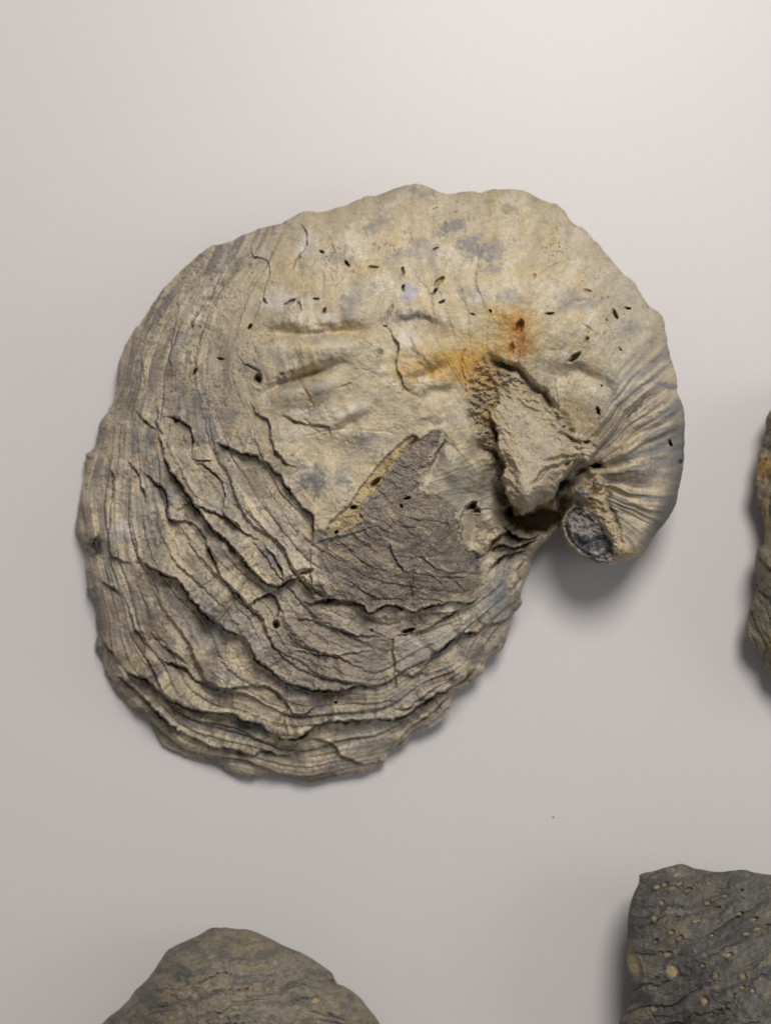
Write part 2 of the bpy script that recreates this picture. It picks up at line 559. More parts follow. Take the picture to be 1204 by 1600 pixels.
    # ---- growth coordinate: 0 at the tip of the coil, 1 at the outer rim
    gl = [(0.02, [(905, 800), (930, 840), (960, 872)]), (0.08, [(915, 775), (970, 795), (1040, 830)]),
          (0.13, [(922, 750), (985, 745), (1066, 745)]), (0.19, [(932, 715), (990, 665), (1062, 615)]),
          (0.26, [(925, 660), (970, 600), (1045, 520)]), (0.33, [(880, 580), (925, 500), (985, 440)]),
          (0.41, [(805, 545), (830, 450), (880, 335)]), (0.48, [(745, 560), (738, 430), (735, 305)]),
          (0.56, [(735, 660), (700, 610), (625, 540), (600, 430), (580, 310)]),
          (0.64, [(470, 345), (425, 430), (392, 530), (398, 620), (440, 720), (500, 800), (600, 860), (700, 850), (780, 800)]),
          (0.73, [(400, 365), (330, 480), (308, 560), (325, 680), (400, 800), (480, 900), (600, 960), (740, 945), (825, 865)]),
          (0.82, [(330, 400), (260, 540), (232, 700), (255, 870), (340, 950), (400, 1020), (470, 1080), (600, 1085), (720, 1010),
                  (825, 890)]),
          (0.91, [(230, 500), (190, 640), (180, 760), (185, 880), (220, 1000), (300, 1100), (440, 1150), (600, 1130), (740, 1040)]),
          (1.0, [(185, 580), (130, 750), (140, 900), (170, 1050), (280, 1170), (480, 1218), (600, 1190), (705, 1110), (800, 980)])]
    gp = []
    for gv, pts in gl:
        pts = np.array(pts, float)
        for i in range(len(pts) - 1):
            gp.append((*pts[i], gv)); gp.append((*(0.5 * (pts[i] + pts[i + 1])), gv))
        gp.append((*pts[-1], gv))
    g = G.coarse(RBF(gp, 2e-4))

    # ragged edges: look features up through a small warp
    w1 = fbm(U, V, 26, 3, 5); w2 = fbm(U, V, 26, 3, 25)
    f1 = fbm(U, V, 7, 2, 45); f2 = fbm(U, V, 7, 2, 65)
    f3 = fbm(U, V, 13, 3, 47, 0.6); f4 = fbm(U, V, 13, 3, 67, 0.6)
    Uw = U + 3.2 * w1 + 2.6 * f3 + 1.0 * f1; Vw = V + 3.2 * w2 + 2.6 * f4 + 1.0 * f2

    low1 = fbm(U, V, 150, 3, 101); low2 = fbm(U, V, 60, 3, 131); mid = fbm(U, V, 22, 4, 151)
    dome = sstep(0.66, 0.56, g) * sstep(0.25, 0.36, g)            # smooth worn top
    coil = sstep(0.30, 0.22, g) * sstep(820, 880, U)
    outer = sstep(0.60, 0.74, g)
    z += 0.9 * low1 + 0.5 * low2 + 0.16 * mid

    # ---- small growth lamellae, terraced across the growth direction
    tones = []
    gw = g + 0.016 * fbm(U, V, 170, 3, 175, 0.42) + 0.0022 * f3 + 0.0008 * f1
    gy, gx = np.gradient(g, G.step); gm = np.hypot(gx, gy) + 1e-6
    lower = sstep(640, 900, V + 0.35 * U - 120)
    for K, amp, sd_, sz in ((15, 1.7, 3, 110), (45, 1.0, 13, 80), (90, 0.5, 23, 60)):
        tt = gw * K + 0.22 * fbm(U, V, sz * 1.3, 2, 171 + sd_, 0.4)
        pid = np.floor(tt); fr = tt - pid
        am = np.clip(0.42 + 1.4 * perlin(pid * 3.7 + 0.5, U / sz, V / sz, 181 + sd_), 0.04, 1.2)
        saw = fr - 0.5
        e0 = 1 - min(0.12, 0.0022 * K)
        saw = np.where(fr > e0, e0 - 0.5 - (fr - e0) / (1 - e0) * 1.12, saw) - 0.05 * np.exp(-(fr / 0.07) ** 2)
        z += amp * am * saw * np.clip(1.0 / (K * gm) / (26 if K < 20 else 20), 0.12, 1.25) * (outer * ((0.35 + 0.65 * lower) if K > 20 else (0.75 + 0.25 * lower)) + 0.22 * dome)
        tones.append(perlin(pid * 5.3 + 0.5, U / (sz * 1.3), V / (sz * 1.3), 187 + sd_) * np.clip(am * 1.6, 0.3, 1))
    # fine striae
    s1 = perlin(gw * 210, U / 70, V / 70, 201); s2 = perlin(gw * 420, U / 45, V / 45, 211); s0 = perlin(gw * 95, U / 90, V / 90, 221)
    strm = np.clip(0.55 + 1.3 * fbm(U, V, 85, 2, 231), 0.05, 1.3)
    z += (0.12 * s1 + 0.09 * s2) * strm * (0.15 + (0.25 + 0.75 * lower) * outer + 0.08 * coil) + 0.22 * s0 * outer * (0.2 + 0.8 * lower)
    fold = sstep(1.1, 0.6, np.hypot((U - 735) / 75, (V - 745) / 95))
    fa = U * 0.94 - V * 0.34 + 10 * low2; fb = U * 0.34 + V * 0.94 + 12 * low1 + 6 * low2
    fst = perlin(fb / 4.0, fa / 60, None, 225) + 0.6 * perlin(fb / 8.0, fa / 70, None, 227)
    z += fold * (0.16 * fst + 0.8 * fbm(U * 1.4 + 0.3 * V, V * 0.5, 42, 2, 229))
    for pts, dp, wd in ((cE((890, 250), (850, 350), (810, 430), (790, 480)), 1.5, 8), (cE((1010, 250), (1050, 340), (1090, 450), (1110, 560)), 1.3, 9),
                        (cE((930, 300), (930, 380), (880, 470)), -1.6, 14), (cE((1020, 330), (1030, 430), (1010, 520)), -1.3, 13), (cE((1120, 500), (1110, 620), (1080, 720)), -1.4, 12)):
        apply_groove(G, U + 4 * w1, V + 4 * w2, z, pts, dp, wd, 25)
    # folds radiating over the coil
    c1 = perlin(g * 84 + 0.5 * low2, U / 110, V / 110, 241); c2 = perlin(g * 190 + 0.8 * low2, U / 80, V / 80, 251)
    ru = np.hypot(U - 905, V - 745)
    z += coil * (2.0 * np.maximum(c1, -0.35) + 0.65 * c2 + 0.5 * fbm(U, V, 30, 3, 253, 0.6, True) * (0.4 + c1)) * sstep(20, 60, ru) * sstep(0, 30, sd) * sstep(0.03, 0.09, g + 0.02 * low2)

    # ---- radial ribs on the dome
    for pts, dp, wd in ((cM((20, 365), (200, 365), (350, 380), (550, 368), (700, 350), (840, 320)), 1.5, 9),
                        (cM((850, 300), (960, 290), (1080, 300), (1200, 330)), 1.0, 8),
                        (cM((60, 740), (140, 700), (300, 650), (450, 595), (560, 555), (650, 550)), 1.7, 7),
                        (cM((500, 975), (580, 920), (680, 875), (800, 825)), 1.5, 7),
                        (cM((930, 640), (1030, 620), (1140, 575), (1250, 530)), 1.4, 9),
                        (cM((985, 770), (1080, 730), (1180, 700), (1260, 690)), 1.0, 8),
                        (cM((1010, 910), (1090, 890), (1180, 890)), 0.9, 7)):
        apply_groove(G, U + 4 * w1, V + 4 * w2, z, pts, dp * 2.3, wd * 1.3, 75)
        apply_ledge(G, U + 3 * w1, V + 3 * w2, z, pts, dp * 1.1, 40, 0.0, 2, 0.3, 8.0, 80)
    for pts, dp, wd in ((cM((60, 450), (300, 460), (600, 450), (780, 420)), -2.8, 24), (cM((100, 790), (350, 720), (650, 650)), -2.5, 22),
                        (cM((560, 1030), (700, 960), (850, 900)), -2.2, 20), (cM((880, 480), (1000, 470), (1150, 420)), -1.3, 18),
                        (cB((60, 640), (160, 660), (270, 660)), -1.6, 16)):
        apply_groove(G, U, V, z, pts, dp, wd, 60)

    for pts, dp, wd in ((cC((280, 85), (320, 180), (380, 270), (450, 330)), 1.6, 11), (cC((190, 170), (215, 260), (200, 350)), 1.2, 10),
                        (cC((100, 90), (90, 200), (60, 300)), 1.0, 12), (cC((450, 130), (520, 250), (600, 330)), 1.1, 11), (cC((470, 980), (600, 940), (720, 990), (800, 1060)), 1.6, 13),
                        (cC((740, 640), (820, 740), (940, 760)), 1.2, 12), (cB((560, 110), (520, 230), (440, 330)), 1.1, 12), (cB((240, 190), (250, 300), (200, 420), (190, 520)), 1.1, 10),
                        (cC((880, 700), (930, 680), (960, 740), (930, 800), (870, 800)), -1.5, 12), (cC((860, 860), (960, 900), (1050, 960)), 1.2, 9)):
        apply_groove(G, U + 5 * w1, V + 5 * w2, z, pts, dp, wd, 30)
    # ---- traced plate edges: (points, step, decay, notch)
    LED = [
        (cA((825, 800), (820, 870), (915, 932), (930, 960)), 0.35, 25, 0.6),
        (cM((45, 760), (70, 840), (150, 895), (165, 1000), (190, 1075), (260, 1140), (330, 1190)), 0.9, 45, 1.0),
        (cM((210, 850), (280, 880), (360, 905), (430, 920), (490, 925), (512, 955), (500, 990)), 0.6, 30, 0.8),
        (cF((450, 150), (540, 160), (590, 200), (607, 250), (600, 350)), 1.2, 30, 1.6),
        (cF((600, 352), (650, 366), (700, 360)), 0.5, 18, 0.9),
        (cF((690, 255), (760, 295), (850, 325), (940, 360), (985, 410), (1040, 470), (1100, 550), (1135, 590), (1170, 610),
            (1176, 680), (1165, 750), (1190, 775)), 1.7, 60, 1.8),
        (cF((600, 365), (690, 400), (740, 460), (757, 530), (750, 600), (800, 660), (840, 690), (930, 740)), 1.1, 40, 1.2),
        (cF((930, 745), (985, 810), (1025, 870), (1027, 930)), 1.0, 30, 1.2),
        (cF((440, 220), (470, 330), (500, 400), (560, 480), (640, 600), (700, 680), (770, 740), (810, 790), (880, 870), (960, 942),
            (1030, 935), (1090, 910), (1112, 880), (1172, 890)), 2.6, 70, 2.6),
        (cF((330, 125), (400, 190), (440, 215)), 0.9, 25, 1.0),
        (cF((340, 400), (420, 450), (470, 500), (490, 560), (490, 620), (530, 650), (580, 645), (640, 690), (680, 760), (710, 820),
            (735, 885)), 1.4, 45, 1.4),
        (cF((560, 530), (610, 560), (700, 600), (790, 640), (845, 690)), 1.2, 35, 1.4),
        (cF((650, 700), (690, 780), (720, 860), (760, 930), (830, 1000), (865, 1042), (910, 1010), (960, 990), (1002, 1010),
            (1010, 1080), (990, 1170), (940, 1190)), 1.1, 40, 1.3),
        (cF((340, 830), (390, 850), (450, 885), (510, 905), (560, 950), (600, 1010), (660, 1070), (720, 1130), (800, 1180))[:-1],
         3.2, 80, 2.8),
        (cG((620, 190), (680, 250), (740, 300), (850, 355), (890, 420), (905, 450), (960, 490), (1010, 545), (1100, 575),
            (1204, 595), (1290, 600), (1400, 570), (1490, 600)), 2.6, 70, 2.6),
        (cG((390, 310), (480, 400), (560, 450), (590, 500)), 0.7, 30, 0.7),
        (cG((420, 440), (490, 470), (570, 490), (610, 545), (700, 580), (760, 590), (850, 580), (940, 575), (1000, 610),
            (1060, 670), (1085, 712), (1150, 700), (1204, 670)), 1.3, 50, 1.2),
        (cG((270, 480), (330, 525), (380, 535), (440, 590), (500, 640), (600, 680), (660, 695), (720, 705), (790, 705), (850, 740),
            (910, 750), (960, 790), (1020, 825), (1090, 820), (1150, 790), (1204, 750), (1355, 740), (1455, 735), (1545, 735),
            (1595, 715), (1655, 680), (1755, 610), (1855, 560), (1935, 490)), 3.0, 60, 2.6),
        (cG((210, 530), (270, 545), (330, 590), (380, 640), (430, 690), (480, 740), (560, 800), (640, 840), (700, 870), (760, 865),
            (830, 890), (880, 900), (950, 885), (1040, 910), (1120, 880)), 1.8, 40, 1.7),
        (cF((205, 320), (215, 390), (240, 440), (225, 560), (215, 700), (225, 800), (330, 860)), 1.2, 40, 1.0),
        (cF((290, 340), (330, 400), (380, 500), (380, 580)), 0.9, 30, 1.0),
        (cG((150, 60), (190, 90), (250, 130), (300, 200), (320, 270), (360, 340), (420, 420)), 0.8, 40, 0.7),
        (cG((160, 330), (200, 380), (250, 450), (280, 500)), 0.8, 25, 0.8),
        (cH((60, 172), (110, 192), (180, 165), (280, 180), (350, 197), (380, 232), (440, 200), (520, 205), (590, 227), (640, 210),
            (740, 185), (850, 187), (912, 140)), 2.4, 55, 2.6),
        (cH((480, 352), (560, 330), (640, 320), (700, 275), (780, 235), (832, 200)), 1.5, 35, 2.0),
        (cH((500, 515), (560, 520), (602, 527), (650, 470), (700, 420), (780, 350), (850, 325), (900, 315), (940, 290), (1020, 260),
            (1062, 200)), 1.9, 40, 2.0),
        (cH((480, 690), (560, 680), (640, 620), (740, 560), (800, 520), (832, 460)), 0.9, 25, 1.0),
        (cH((0, 862), (60, 832), (150, 830), (220, 860), (240, 900), (330, 940), (392, 965)), 1.1, 30, 1.0),
        (cH((450, 910), (520, 850), (560, 780), (650, 730), (720, 650), (790, 600)), 1.2, 25, 1.2),
        (cH((0, 400), (100, 420), (200, 430), (300, 425), (420, 400)), 0.8, 30, 0.9),
        (cH((0, 260), (120, 270), (230, 310), (330, 340), (460, 350)), 0.9, 30, 0.8),
        (cA((762, 430), (725, 520), (680, 600), (620, 680), (590, 770)), 1.0, 40, 0.6),
        (cA((560, 520), (540, 600), (530, 700), (510, 790), (500, 850), (505, 960)), 0.9, 35, 0.7),
        (cA((440, 670), (390, 760), (370, 850), (370, 950), (380, 1015)), 0.9, 35, 0.7),
        (cA((1080, 215), (1130, 260), (1142, 310), (1110, 400), (1050, 470)), 0.8, 35, 0.8),
        (cA((890, 280), (880, 380), (930, 400), (970, 450), (945, 540), (905, 660), (870, 730)), 0.7, 35, 0.6),
        (cA((630, 790), (622, 870), (612, 945)), 0.5, 20, 0.9),
        (cA((445, 1080), (440, 1180), (470, 1240)), 0.9, 25, 1.0),
        (cB((600, 715), (640, 760), (670, 820), (665, 900), (690, 990), (732, 1042)), 0.9, 40, 0.8),
        (cM((830, 335), (860, 235), (880, 200)), 0.4, 20, 0.6),
        (cC((650, 790), (655, 740), (620, 690)), 0.25, 20, 0.5),
        (cC((800, 550), (720, 570), (640, 600), (560, 640)), 0.5, 25, 0.5),
        (cD((1060, 130), (960, 180), (890, 230), (800, 330)), 0.6, 25, 0.8),
        (cD((1050, 330), (930, 360), (820, 430), (745, 480)), 0.5, 20, 0.6),
        (cE((800, 420), (830, 350), (880, 270), (890, 230)), 0.8, 25, 0.7),
        (cE((640, 740), (640, 800), (690, 870), (740, 900)), 0.6, 20, 0.8),
        (cE((760, 800), (840, 860), (920, 890), (1000, 880)), 0.6, 20, 0.8),
        (cD((250, 780), (330, 840), (400, 840), (470, 800)), 3.0, 18, 2.5),
        (cD((190, 910), (240, 875), (310, 890), (380, 860), (430, 850)), 2.8, 18, 2.5),
        (cD((160, 960), (190, 880), (240, 830), (300, 800), (370, 790)), 2.2, 16, 1.8),
        (cD((190, 1040), (200, 980), (250, 930), (320, 910), (390, 900)), 1.8, 16, 1.6),
        (cD((290, 1090), (330, 1040), (330, 980), (375, 940)), 1.5, 14, 1.4),
        (cE((962, 770), (965, 690), (970, 610), (990, 575)), 1.0, 14, 1.2),
        (cE((1020, 820), (1090, 780), (1130, 720), (1200, 690)), 1.2, 25, 1.2),
    ]
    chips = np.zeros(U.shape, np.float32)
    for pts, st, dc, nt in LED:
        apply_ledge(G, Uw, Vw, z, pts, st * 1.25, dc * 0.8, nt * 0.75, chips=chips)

    apply_groove(G, Uw, Vw, z, cE((1030, 590), (1025, 690), (1010, 780)), 2.0, 9, 15)
    # hairline cracks
    for pts, dp in ((cM((310, 410), (330, 465), (318, 560), (330, 660), (370, 730), (405, 790), (410, 840)), 0.35),
                    (cK((130, 200), (100, 280), (95, 370), (125, 470), (120, 550)), 0.6),
                    (cC((400, 490), (440, 470), (520, 420), (600, 395), (632, 380)), 0.6), (cC((180, 230), (190, 190), (185, 170)), 0.4),
                    (cC((1000, 470), (1060, 520), (1130, 550)), 0.3), (cB((620, 340), (635, 380), (632, 400)), 0.4),
                    (cM((380, 980), (600, 940), (830, 960), (900, 975)), 0.2), (cM((500, 20), (520, 60), (525, 90)), 0.35),
                    (cM((0, 555), (60, 580), (105, 615)), 0.6), (cF((940, 480), (1000, 560), (1060, 660), (1100, 720)), 0.4),
                    (cF((760, 540), (850, 600), (930, 690)), 0.4), (cH((490, 350), (490, 430), (500, 500), (510, 600)), 1.0),
                    (cG((1020, 380), (1120, 400), (1180, 420)), 0.5)):
        apply_groove(G, U + 2 * w1 + 1.5 * f1, V + 2 * w2 + 1.5 * f2, z, pts, dp, 1.5, 10)

    # ---- flakes, crust, plug, vein: polygons that become parts
    part = np.zeros(U.shape, np.int8)
    crust = mask_poly(G, Uw, Vw, smooth_line(cE((745, 262), (800, 225), (850, 215), (872, 250), (825, 350), (795, 420), (772, 500), (840, 520), (900, 570),
                                     (960, 640), (962, 760), (1045, 800), (1062, 950), (990, 1018), (880, 1015), (740, 1068),
                                     (600, 1040), (540, 1060), (500, 1040), (280, 1030), (210, 1000), (235, 950), (325, 935),
                                     (300, 860), (290, 800), (345, 735), (480, 650), (495, 590), (600, 445), (660, 370)), 2, True))
    crust2 = mask_poly(G, Uw, Vw, cH((0, 250), (120, 235), (260, 230), (380, 245), (430, 300), (470, 360), (480, 450), (490, 560), (420, 595),
                                     (330, 570), (200, 600), (60, 570), (-90, 520), (-110, 400), (-60, 330)))
    plug = mask_poly(G, Uw, Vw, cK((380, 470), (450, 430), (560, 470), (640, 560), (740, 640), (790, 720), (850, 800), (930, 850), (1060, 850), (1090, 900),
                                   (1060, 980), (1010, 1030), (930, 1020), (860, 1100), (800, 1190), (760, 1290), (660, 1330),
                                   (600, 1370), (520, 1420), (465, 1410), (460, 1330), (400, 1240), (390, 1130), (420, 1060),
                                   (360, 960), (360, 850), (330, 740), (300, 690), (310, 640), (360, 600)))
    rim = mask_poly(G, Uw, Vw, cK((140, 440), (230, 260), (300, 270), (420, 340), (540, 390), (600, 470), (700, 540), (760, 620), (850, 690), (900, 790),
                                  (800, 1190), (480, 1400), (330, 1180), (280, 990), (190, 860), (120, 700)))
    vein = mask_poly(G, U + 2 * w1 + 2.5 * f1, V + 2 * w2 + 2.5 * f2,
                     cE((325, 712), (350, 660), (400, 610), (450, 570), (470, 530), (520, 460), (570, 400), (610, 350), (680, 285),
                        (735, 248), (750, 256), (715, 300), (660, 350), (615, 410), (590, 450), (555, 505), (500, 555), (480, 600),
                        (490, 635), (440, 665), (385, 695)))
    beakscar = mask_poly(G, U + 2.5 * w1 + 1.6 * f3, V + 2.5 * w2 + 1.6 * f4, cD((528, 790), (545, 720), (590, 680), (640, 690), (680, 740), (720, 790), (770, 860), (775, 920), (770, 965),
                                               (700, 962), (640, 940), (590, 900), (550, 855)))
    flk = [cF((590, 375), (690, 405), (738, 462), (752, 530), (745, 600), (690, 570), (610, 520), (570, 470)),
           cF((470, 160), (540, 165), (585, 205), (600, 250), (595, 345), (560, 370), (510, 330), (480, 250)),
           cF((935, 745), (1000, 712), (1060, 770), (1150, 830), (1165, 880), (1110, 876), (1030, 925), (1022, 870), (985, 810)),
           cF((870, 1045), (912, 1012), (960, 992), (1000, 1012), (1006, 1080), (988, 1168), (930, 1130)),
           cH((492, 355), (600, 340), (700, 300), (790, 255), (830, 300), (770, 350), (690, 425), (645, 470), (600, 520), (500, 505)),
           cH((920, 150), (1000, 120), (1060, 165), (1035, 250), (930, 290), (880, 260)),
           cG((840, 640), (900, 600), (960, 610), (1010, 640), (1060, 690), (1050, 740), (1000, 770), (930, 730), (870, 690)),
           cG((440, 580), (480, 480), (560, 500), (620, 560), (680, 620), (640, 675), (560, 655), (490, 630)),
           cG((270, 480), (320, 430), (390, 420), (385, 490), (340, 522))]
    flakes = [mask_poly(G, Uw, Vw, p) for p in flk]
    for k, f in enumerate(flakes):
        z += (0.5 if k not in (5, 8) else 0.2) * sstep(-0.8, 1.0, f) * np.clip(0.6 + 1.3 * low2, 0, 1.3)
        part[f > 0] = 5 + k

    crust = crust + 9 * fbm(U, V, 34, 4, 315, 0.6) * sstep(470, 530, U)
    # crust: rough, grainy, a little sunk beside the vein
    grain = fbm(U, V, 9, 3, 301, 0.7); grain2 = fbm(U, V, 34, 4, 311, 0.6, True)
    ck = sstep(-3, 6, crust)
    ax = (U * 0.80 + V * 0.60); ay = (-U * 0.60 + V * 0.80) + 14 * fbm(U, V, 70, 2, 303) + 0.0009 * (U - 600) ** 2
    flow = fbm(ax / 4.5, ay, 11, 4, 305, 0.62); flowr = fbm(ax / 3.5, ay, 26, 3, 307, 0.6, True)
    lay = ay / 17.0 + 0.6 * fbm(U, V, 45, 3, 309); lay = lay - np.floor(lay)
    z += ck * (0.30 * grain + 0.16 * flow + 0.14 * flowr * np.clip(0.5 + 1.6 * low1, 0, 1) + 0.4 * lay * np.clip(0.1 + 1.6 * low2, 0, 1.2) + 0.3 * grain2 - 0.9)
    ck2 = sstep(-8, 10, crust2)
    z += ck2 * (0.25 * grain + 0.45 * grain2 + 0.3 * flow - 0.3)
    part[crust > 0] = 3

    # the umbilical hollow and the plug of rock in it
    rk = sstep(-6, 14, rim)
    wr = fbm(U * 0.8 + V * 0.5, V - 0.55 * U, 26, 4, 321, 0.6, True)
    wr2 = fbm(U, V, 15, 3, 331, 0.6, True)
    z += rk * (1.9 * wr + 0.9 * wr2 + 0.25 * grain - 2.4)
    apply_groove(G, Uw, Vw, z, cK((260, 240), (330, 285), (420, 330), (500, 360), (560, 420), (620, 490), (690, 540), (750, 610), (800, 670)), 3.6, 5.5, 30)
    apply_groove(G, Uw, Vw, z, cK((300, 280), (400, 335), (520, 370)), 3.0, 6, 30)
    apply_groove(G, Uw, Vw, z, cK((310, 690), (335, 800), (390, 900), (420, 1000), (480, 1070)), 3.2, 5, 30)
    apply_groove(G, Uw, Vw, z, cK((190, 850), (240, 920), (310, 950), (370, 1020), (430, 1090)), 3.6, 5.5, 30)
    apply_groove(G, Uw, Vw, z, cK((300, 1180), (350, 1200), (390, 1290), (430, 1350), (460, 1420)), 7, 7, 30)
    pk = sstep(-2.0, 2.5, plug)
    pl = 39.5 - 0.018 * (U - 830) + 0.010 * (V - 690) - 4.5 * sstep(30, 0, plug) * sstep(690, 780, V)
    pe = sstep(26, 2, plug + 6 * low2)
    pr = pl + (0.5 + 1.7 * pe) * fbm(U * 0.5 + V * 0.5, V - U * 0.8, 38, 4, 341, 0.55, True) + 0.8 * fbm(U, V, 60, 2, 345) + 0.13 * fbm(U, V, 8, 3, 351, 0.6) - 1.6 * pe
    z = z * (1 - pk) + np.maximum(pr, z - 3) * pk
    for pts, dp in ((cK((780, 810), (850, 830), (900, 870), (990, 880), (1080, 850)), 2.6), (cK((640, 1020), (740, 1010), (850, 1000), (980, 950)), 1.2),
                    (cK((580, 1230), (640, 1150), (720, 1080), (860, 1040), (960, 1000)), 1.8), (cK((850, 900), (940, 930), (1040, 940)), 1.2),
                    (cK((440, 520), (520, 600), (600, 650), (700, 690)), 1.0), (cK((420, 1100), (480, 1150), (500, 1230)), 1.4)):
        apply_groove(G, Uw, Vw, z, pts, dp, 3.2, 25)
    part[plug > 0] = 2

    # dark deep hollow between the plug, the coil and the lower lip
    z += sstep(45, 10, np.hypot((U - 835) / 1.3, V - 805)) * (1.2 * wr + 0.8 * wr2) * (1 - pk)
    for pts, dp, wd in ((cK((420, 1330), (480, 1440), (560, 1450), (660, 1420), (760, 1420), (800, 1380)), 20.0, 14),
                        (cK((520, 1490), (620, 1500), (720, 1490), (800, 1520)), 11.0, 10),
                        (cD((400, 780), (450, 775), (500, 765), (530, 720), (545, 670), (560, 630)), 9.0, 8),
                        (cK((790, 1230), (840, 1180), (900, 1150)), 6.0, 5), (cK((1000, 1070), (1060, 1060), (1130, 1030)), 6.0, 5),
                        (cK((900, 1110), (960, 1090), (1020, 1060)), 3.0, 5), (cK((780, 1290), (820, 1330)), 4.0, 5),
                        (cK((600, 1390), (700, 1340), (780, 1260), (820, 1190)), 3.0, 6)):
        apply_groove(G, Uw, Vw, z, pts, dp, wd, 14)
    # knobs of sediment in the hollow and the rough band beside the beak
    band = mask_poly(G, Uw, Vw, cD((560, 640), (600, 590), (690, 560), (740, 580), (745, 680), (800, 800), (850, 880), (890, 920), (850, 940), (775, 950),
                                   (760, 850), (700, 760), (640, 680)))
    z += sstep(-4, 8, band) * (1.4 + 0.9 * wr2 + 0.3 * grain)
    for cu, cv, a, hh in ((911, 771, 11, 3.2), (935, 755, 9, 2.6), (925, 735, 8, 2.0), (895, 765, 8, 1.6)):
        r = np.hypot(U - cu, V - cv) / a
        z += hh * np.sqrt(np.clip(1 - r * r, 0, 1))
    apply_groove(G, Uw, Vw, z, cD((745, 600), (755, 680), (790, 760), (815, 850), (860, 900)), 1.4, 2.6, 20)

    # the beak: flat worn scar with a raised lip and a little pit
    n3b = fbm(U, V, 20, 3, 355)
    bs = sstep(-1, 2, beakscar)
    zs = 22.0 + 0.035 * (U - 915) - 0.02 * (V - 830) + 1.5 * n3b + 0.4 * grain + 0.5 * wr2 + 0.5 * sstep(0, 20, beakscar) - 0.9 * np.exp(-((beakscar - 7) / 1.8) ** 2) * sstep(940, 900, U)
    z = z * (1 - bs) + zs * bs
    apply_groove(G, Uw, Vw, z, cD((600, 735), (625, 728), (655, 755), (690, 775)), 1.3, 2.2, 6)
    beak = (beakscar > -1) | ((g < 0.17) & (U > 905) & (V > 735) & (plug < -4))
    part[beak & (part == 0)] = 1

    # vein: ochre infill in an open crack, upper wall on the left
    vk = sstep(-1.5, 2, vein)
    z += vk * (-1.1 + 0.5 * grain) - 1.2 * np.exp(-((vein + 1.0) / 1.6) ** 2) * (Uw < 1000)
    part[vein > 0] = 4

    # ---- bore holes and slits
    color_pits = []
    for (cx, cy, a, b_, an, dp) in [
            (428, 430, 8, 3.2, 55, 4), (310, 372, 6, 3, 35, 3), (295, 320, 7, 1.8, -15, 1.5), (360, 350, 8, 2, 70, 1.2), (557, 443, 9, 2.6, -5, 4), (690, 470, 8, 3, 85, 3),
            (692, 545, 9, 3, 88, 3), (865, 505, 11, 3.8, -42, 4), (843, 553, 6, 2.2, -45, 3), (876, 604, 7, 2.4, -22, 3), (845, 358, 9, 2, -12, 2), (45, 605, 5.5, 2.6, 35, 3),
            (165, 605, 11, 3, -28, 2.6), (205, 630, 8, 3, 70, 2.2), (285, 593, 8, 2.6, 10, 3), (322, 645, 7, 3, -65, 3), (608, 722, 4, 2, 10, 2.5), (632, 640, 9, 3.0, -70, 1.5),
            (580, 840, 6, 5, 60, 0.5), (125, 948, 4, 2.5, 0, 1.5), (168, 935, 4, 2.5, 0, 1.2), (1102, 653, 4, 1.6, 40, 2), (1018, 664, 4, 1.4, 10, 1.5),
            (842, 165, 4, 1.4, -15, 1.5), (938, 183, 4, 1.2, 5, 1.2), (430, 1000, 12, 2.5, -20, 0.6)]:
        pit(G, z, 400 + cx / 3.01, 270 + cy / 3.01, a / 1.05, b_ / 1.0, an, dp * 0.55, None, None, U + 1.6 * f1 + f3, V + 1.6 * f2 + f4)
    for (cx, cy, a, b_, an, dp) in [
            (338, 715, 11, 5.2, -75, 5), (298, 820, 8, 3.2, -80, 3), (600, 862, 11, 3.8, -38, 5), (652, 783, 6, 2, -65, 2), (480, 662, 7, 2.4, -8, 3.5), (660, 555, 8, 2.8, 3, 4),
            (727, 472, 6, 3, 65, 4), (845, 638, 8.5, 3, 8, 4.5), (787, 672, 9, 3, 62, 4), (635, 511, 2.5, 2, 0, 1.5), (705, 1122, 10, 3.6, 68, 4.5), (720, 1003, 2.5, 1.6, 0, 2), (810, 833, 4, 1.6, 50, 2),
            (1062, 934, 4, 2, 20, 2), (200, 652, 5, 1.8, 40, 2), (118, 664, 4, 1.4, 10, 1.5), (405, 488, 4, 2, 80, 1.5), (530, 178, 4, 2, 10, 1.5), (748, 693, 3, 1.5, 60, 1.5)]:
        pit(G, z, 700 + cx / 3.01, 270 + cy / 3.01, a / 1.05, b_ / 1.0, an, dp * 0.55, None, None, U + 1.6 * f1 + f3, V + 1.6 * f2 + f4)
    for (u_, v_, a, b_, an, dp) in [
            (403, 596, 11, 8, 80, 3), (405, 592, 7.5, 5.5, 80, 5), (346, 561, 6, 2.6, 10, 3.5), (391, 510, 6.5, 2.6, -50, 3), (305, 580, 7, 2, -65, 2),
            (738, 789, 9, 4.5, -35, 5), (744, 796, 8, 4, 35, 4), (741, 800, 5, 3, 0, 3), (1047, 694, 5.5, 2.5, 75, 2.5), (1063, 724, 4.5, 3, 80, 2), (588, 752, 11, 4.5, -45, 4), (526, 831, 4, 2.5, -45, 3), (553, 792, 6, 3, -20, 3),
            (637, 778, 7, 2, -15, 2), (627, 791, 3, 2, 50, 2), (580, 985, 4, 2, 60, 2), (432, 978, 6, 5, 70, 3), (525, 1098, 2.5, 2, 0, 2),
            (640, 985, 15, 4, -15, 3.0), (478, 893, 14, 5, -10, 3.0), (150, 855, 13, 6, 100, 2.0), (231, 662, 5, 2, 40, 2.0), (277, 657, 4, 7, 40, 1.5)]:
        pit(G, z, u_, v_, a, b_, an, dp, None, None, U + 1.2 * f1, V + 1.2 * f2)

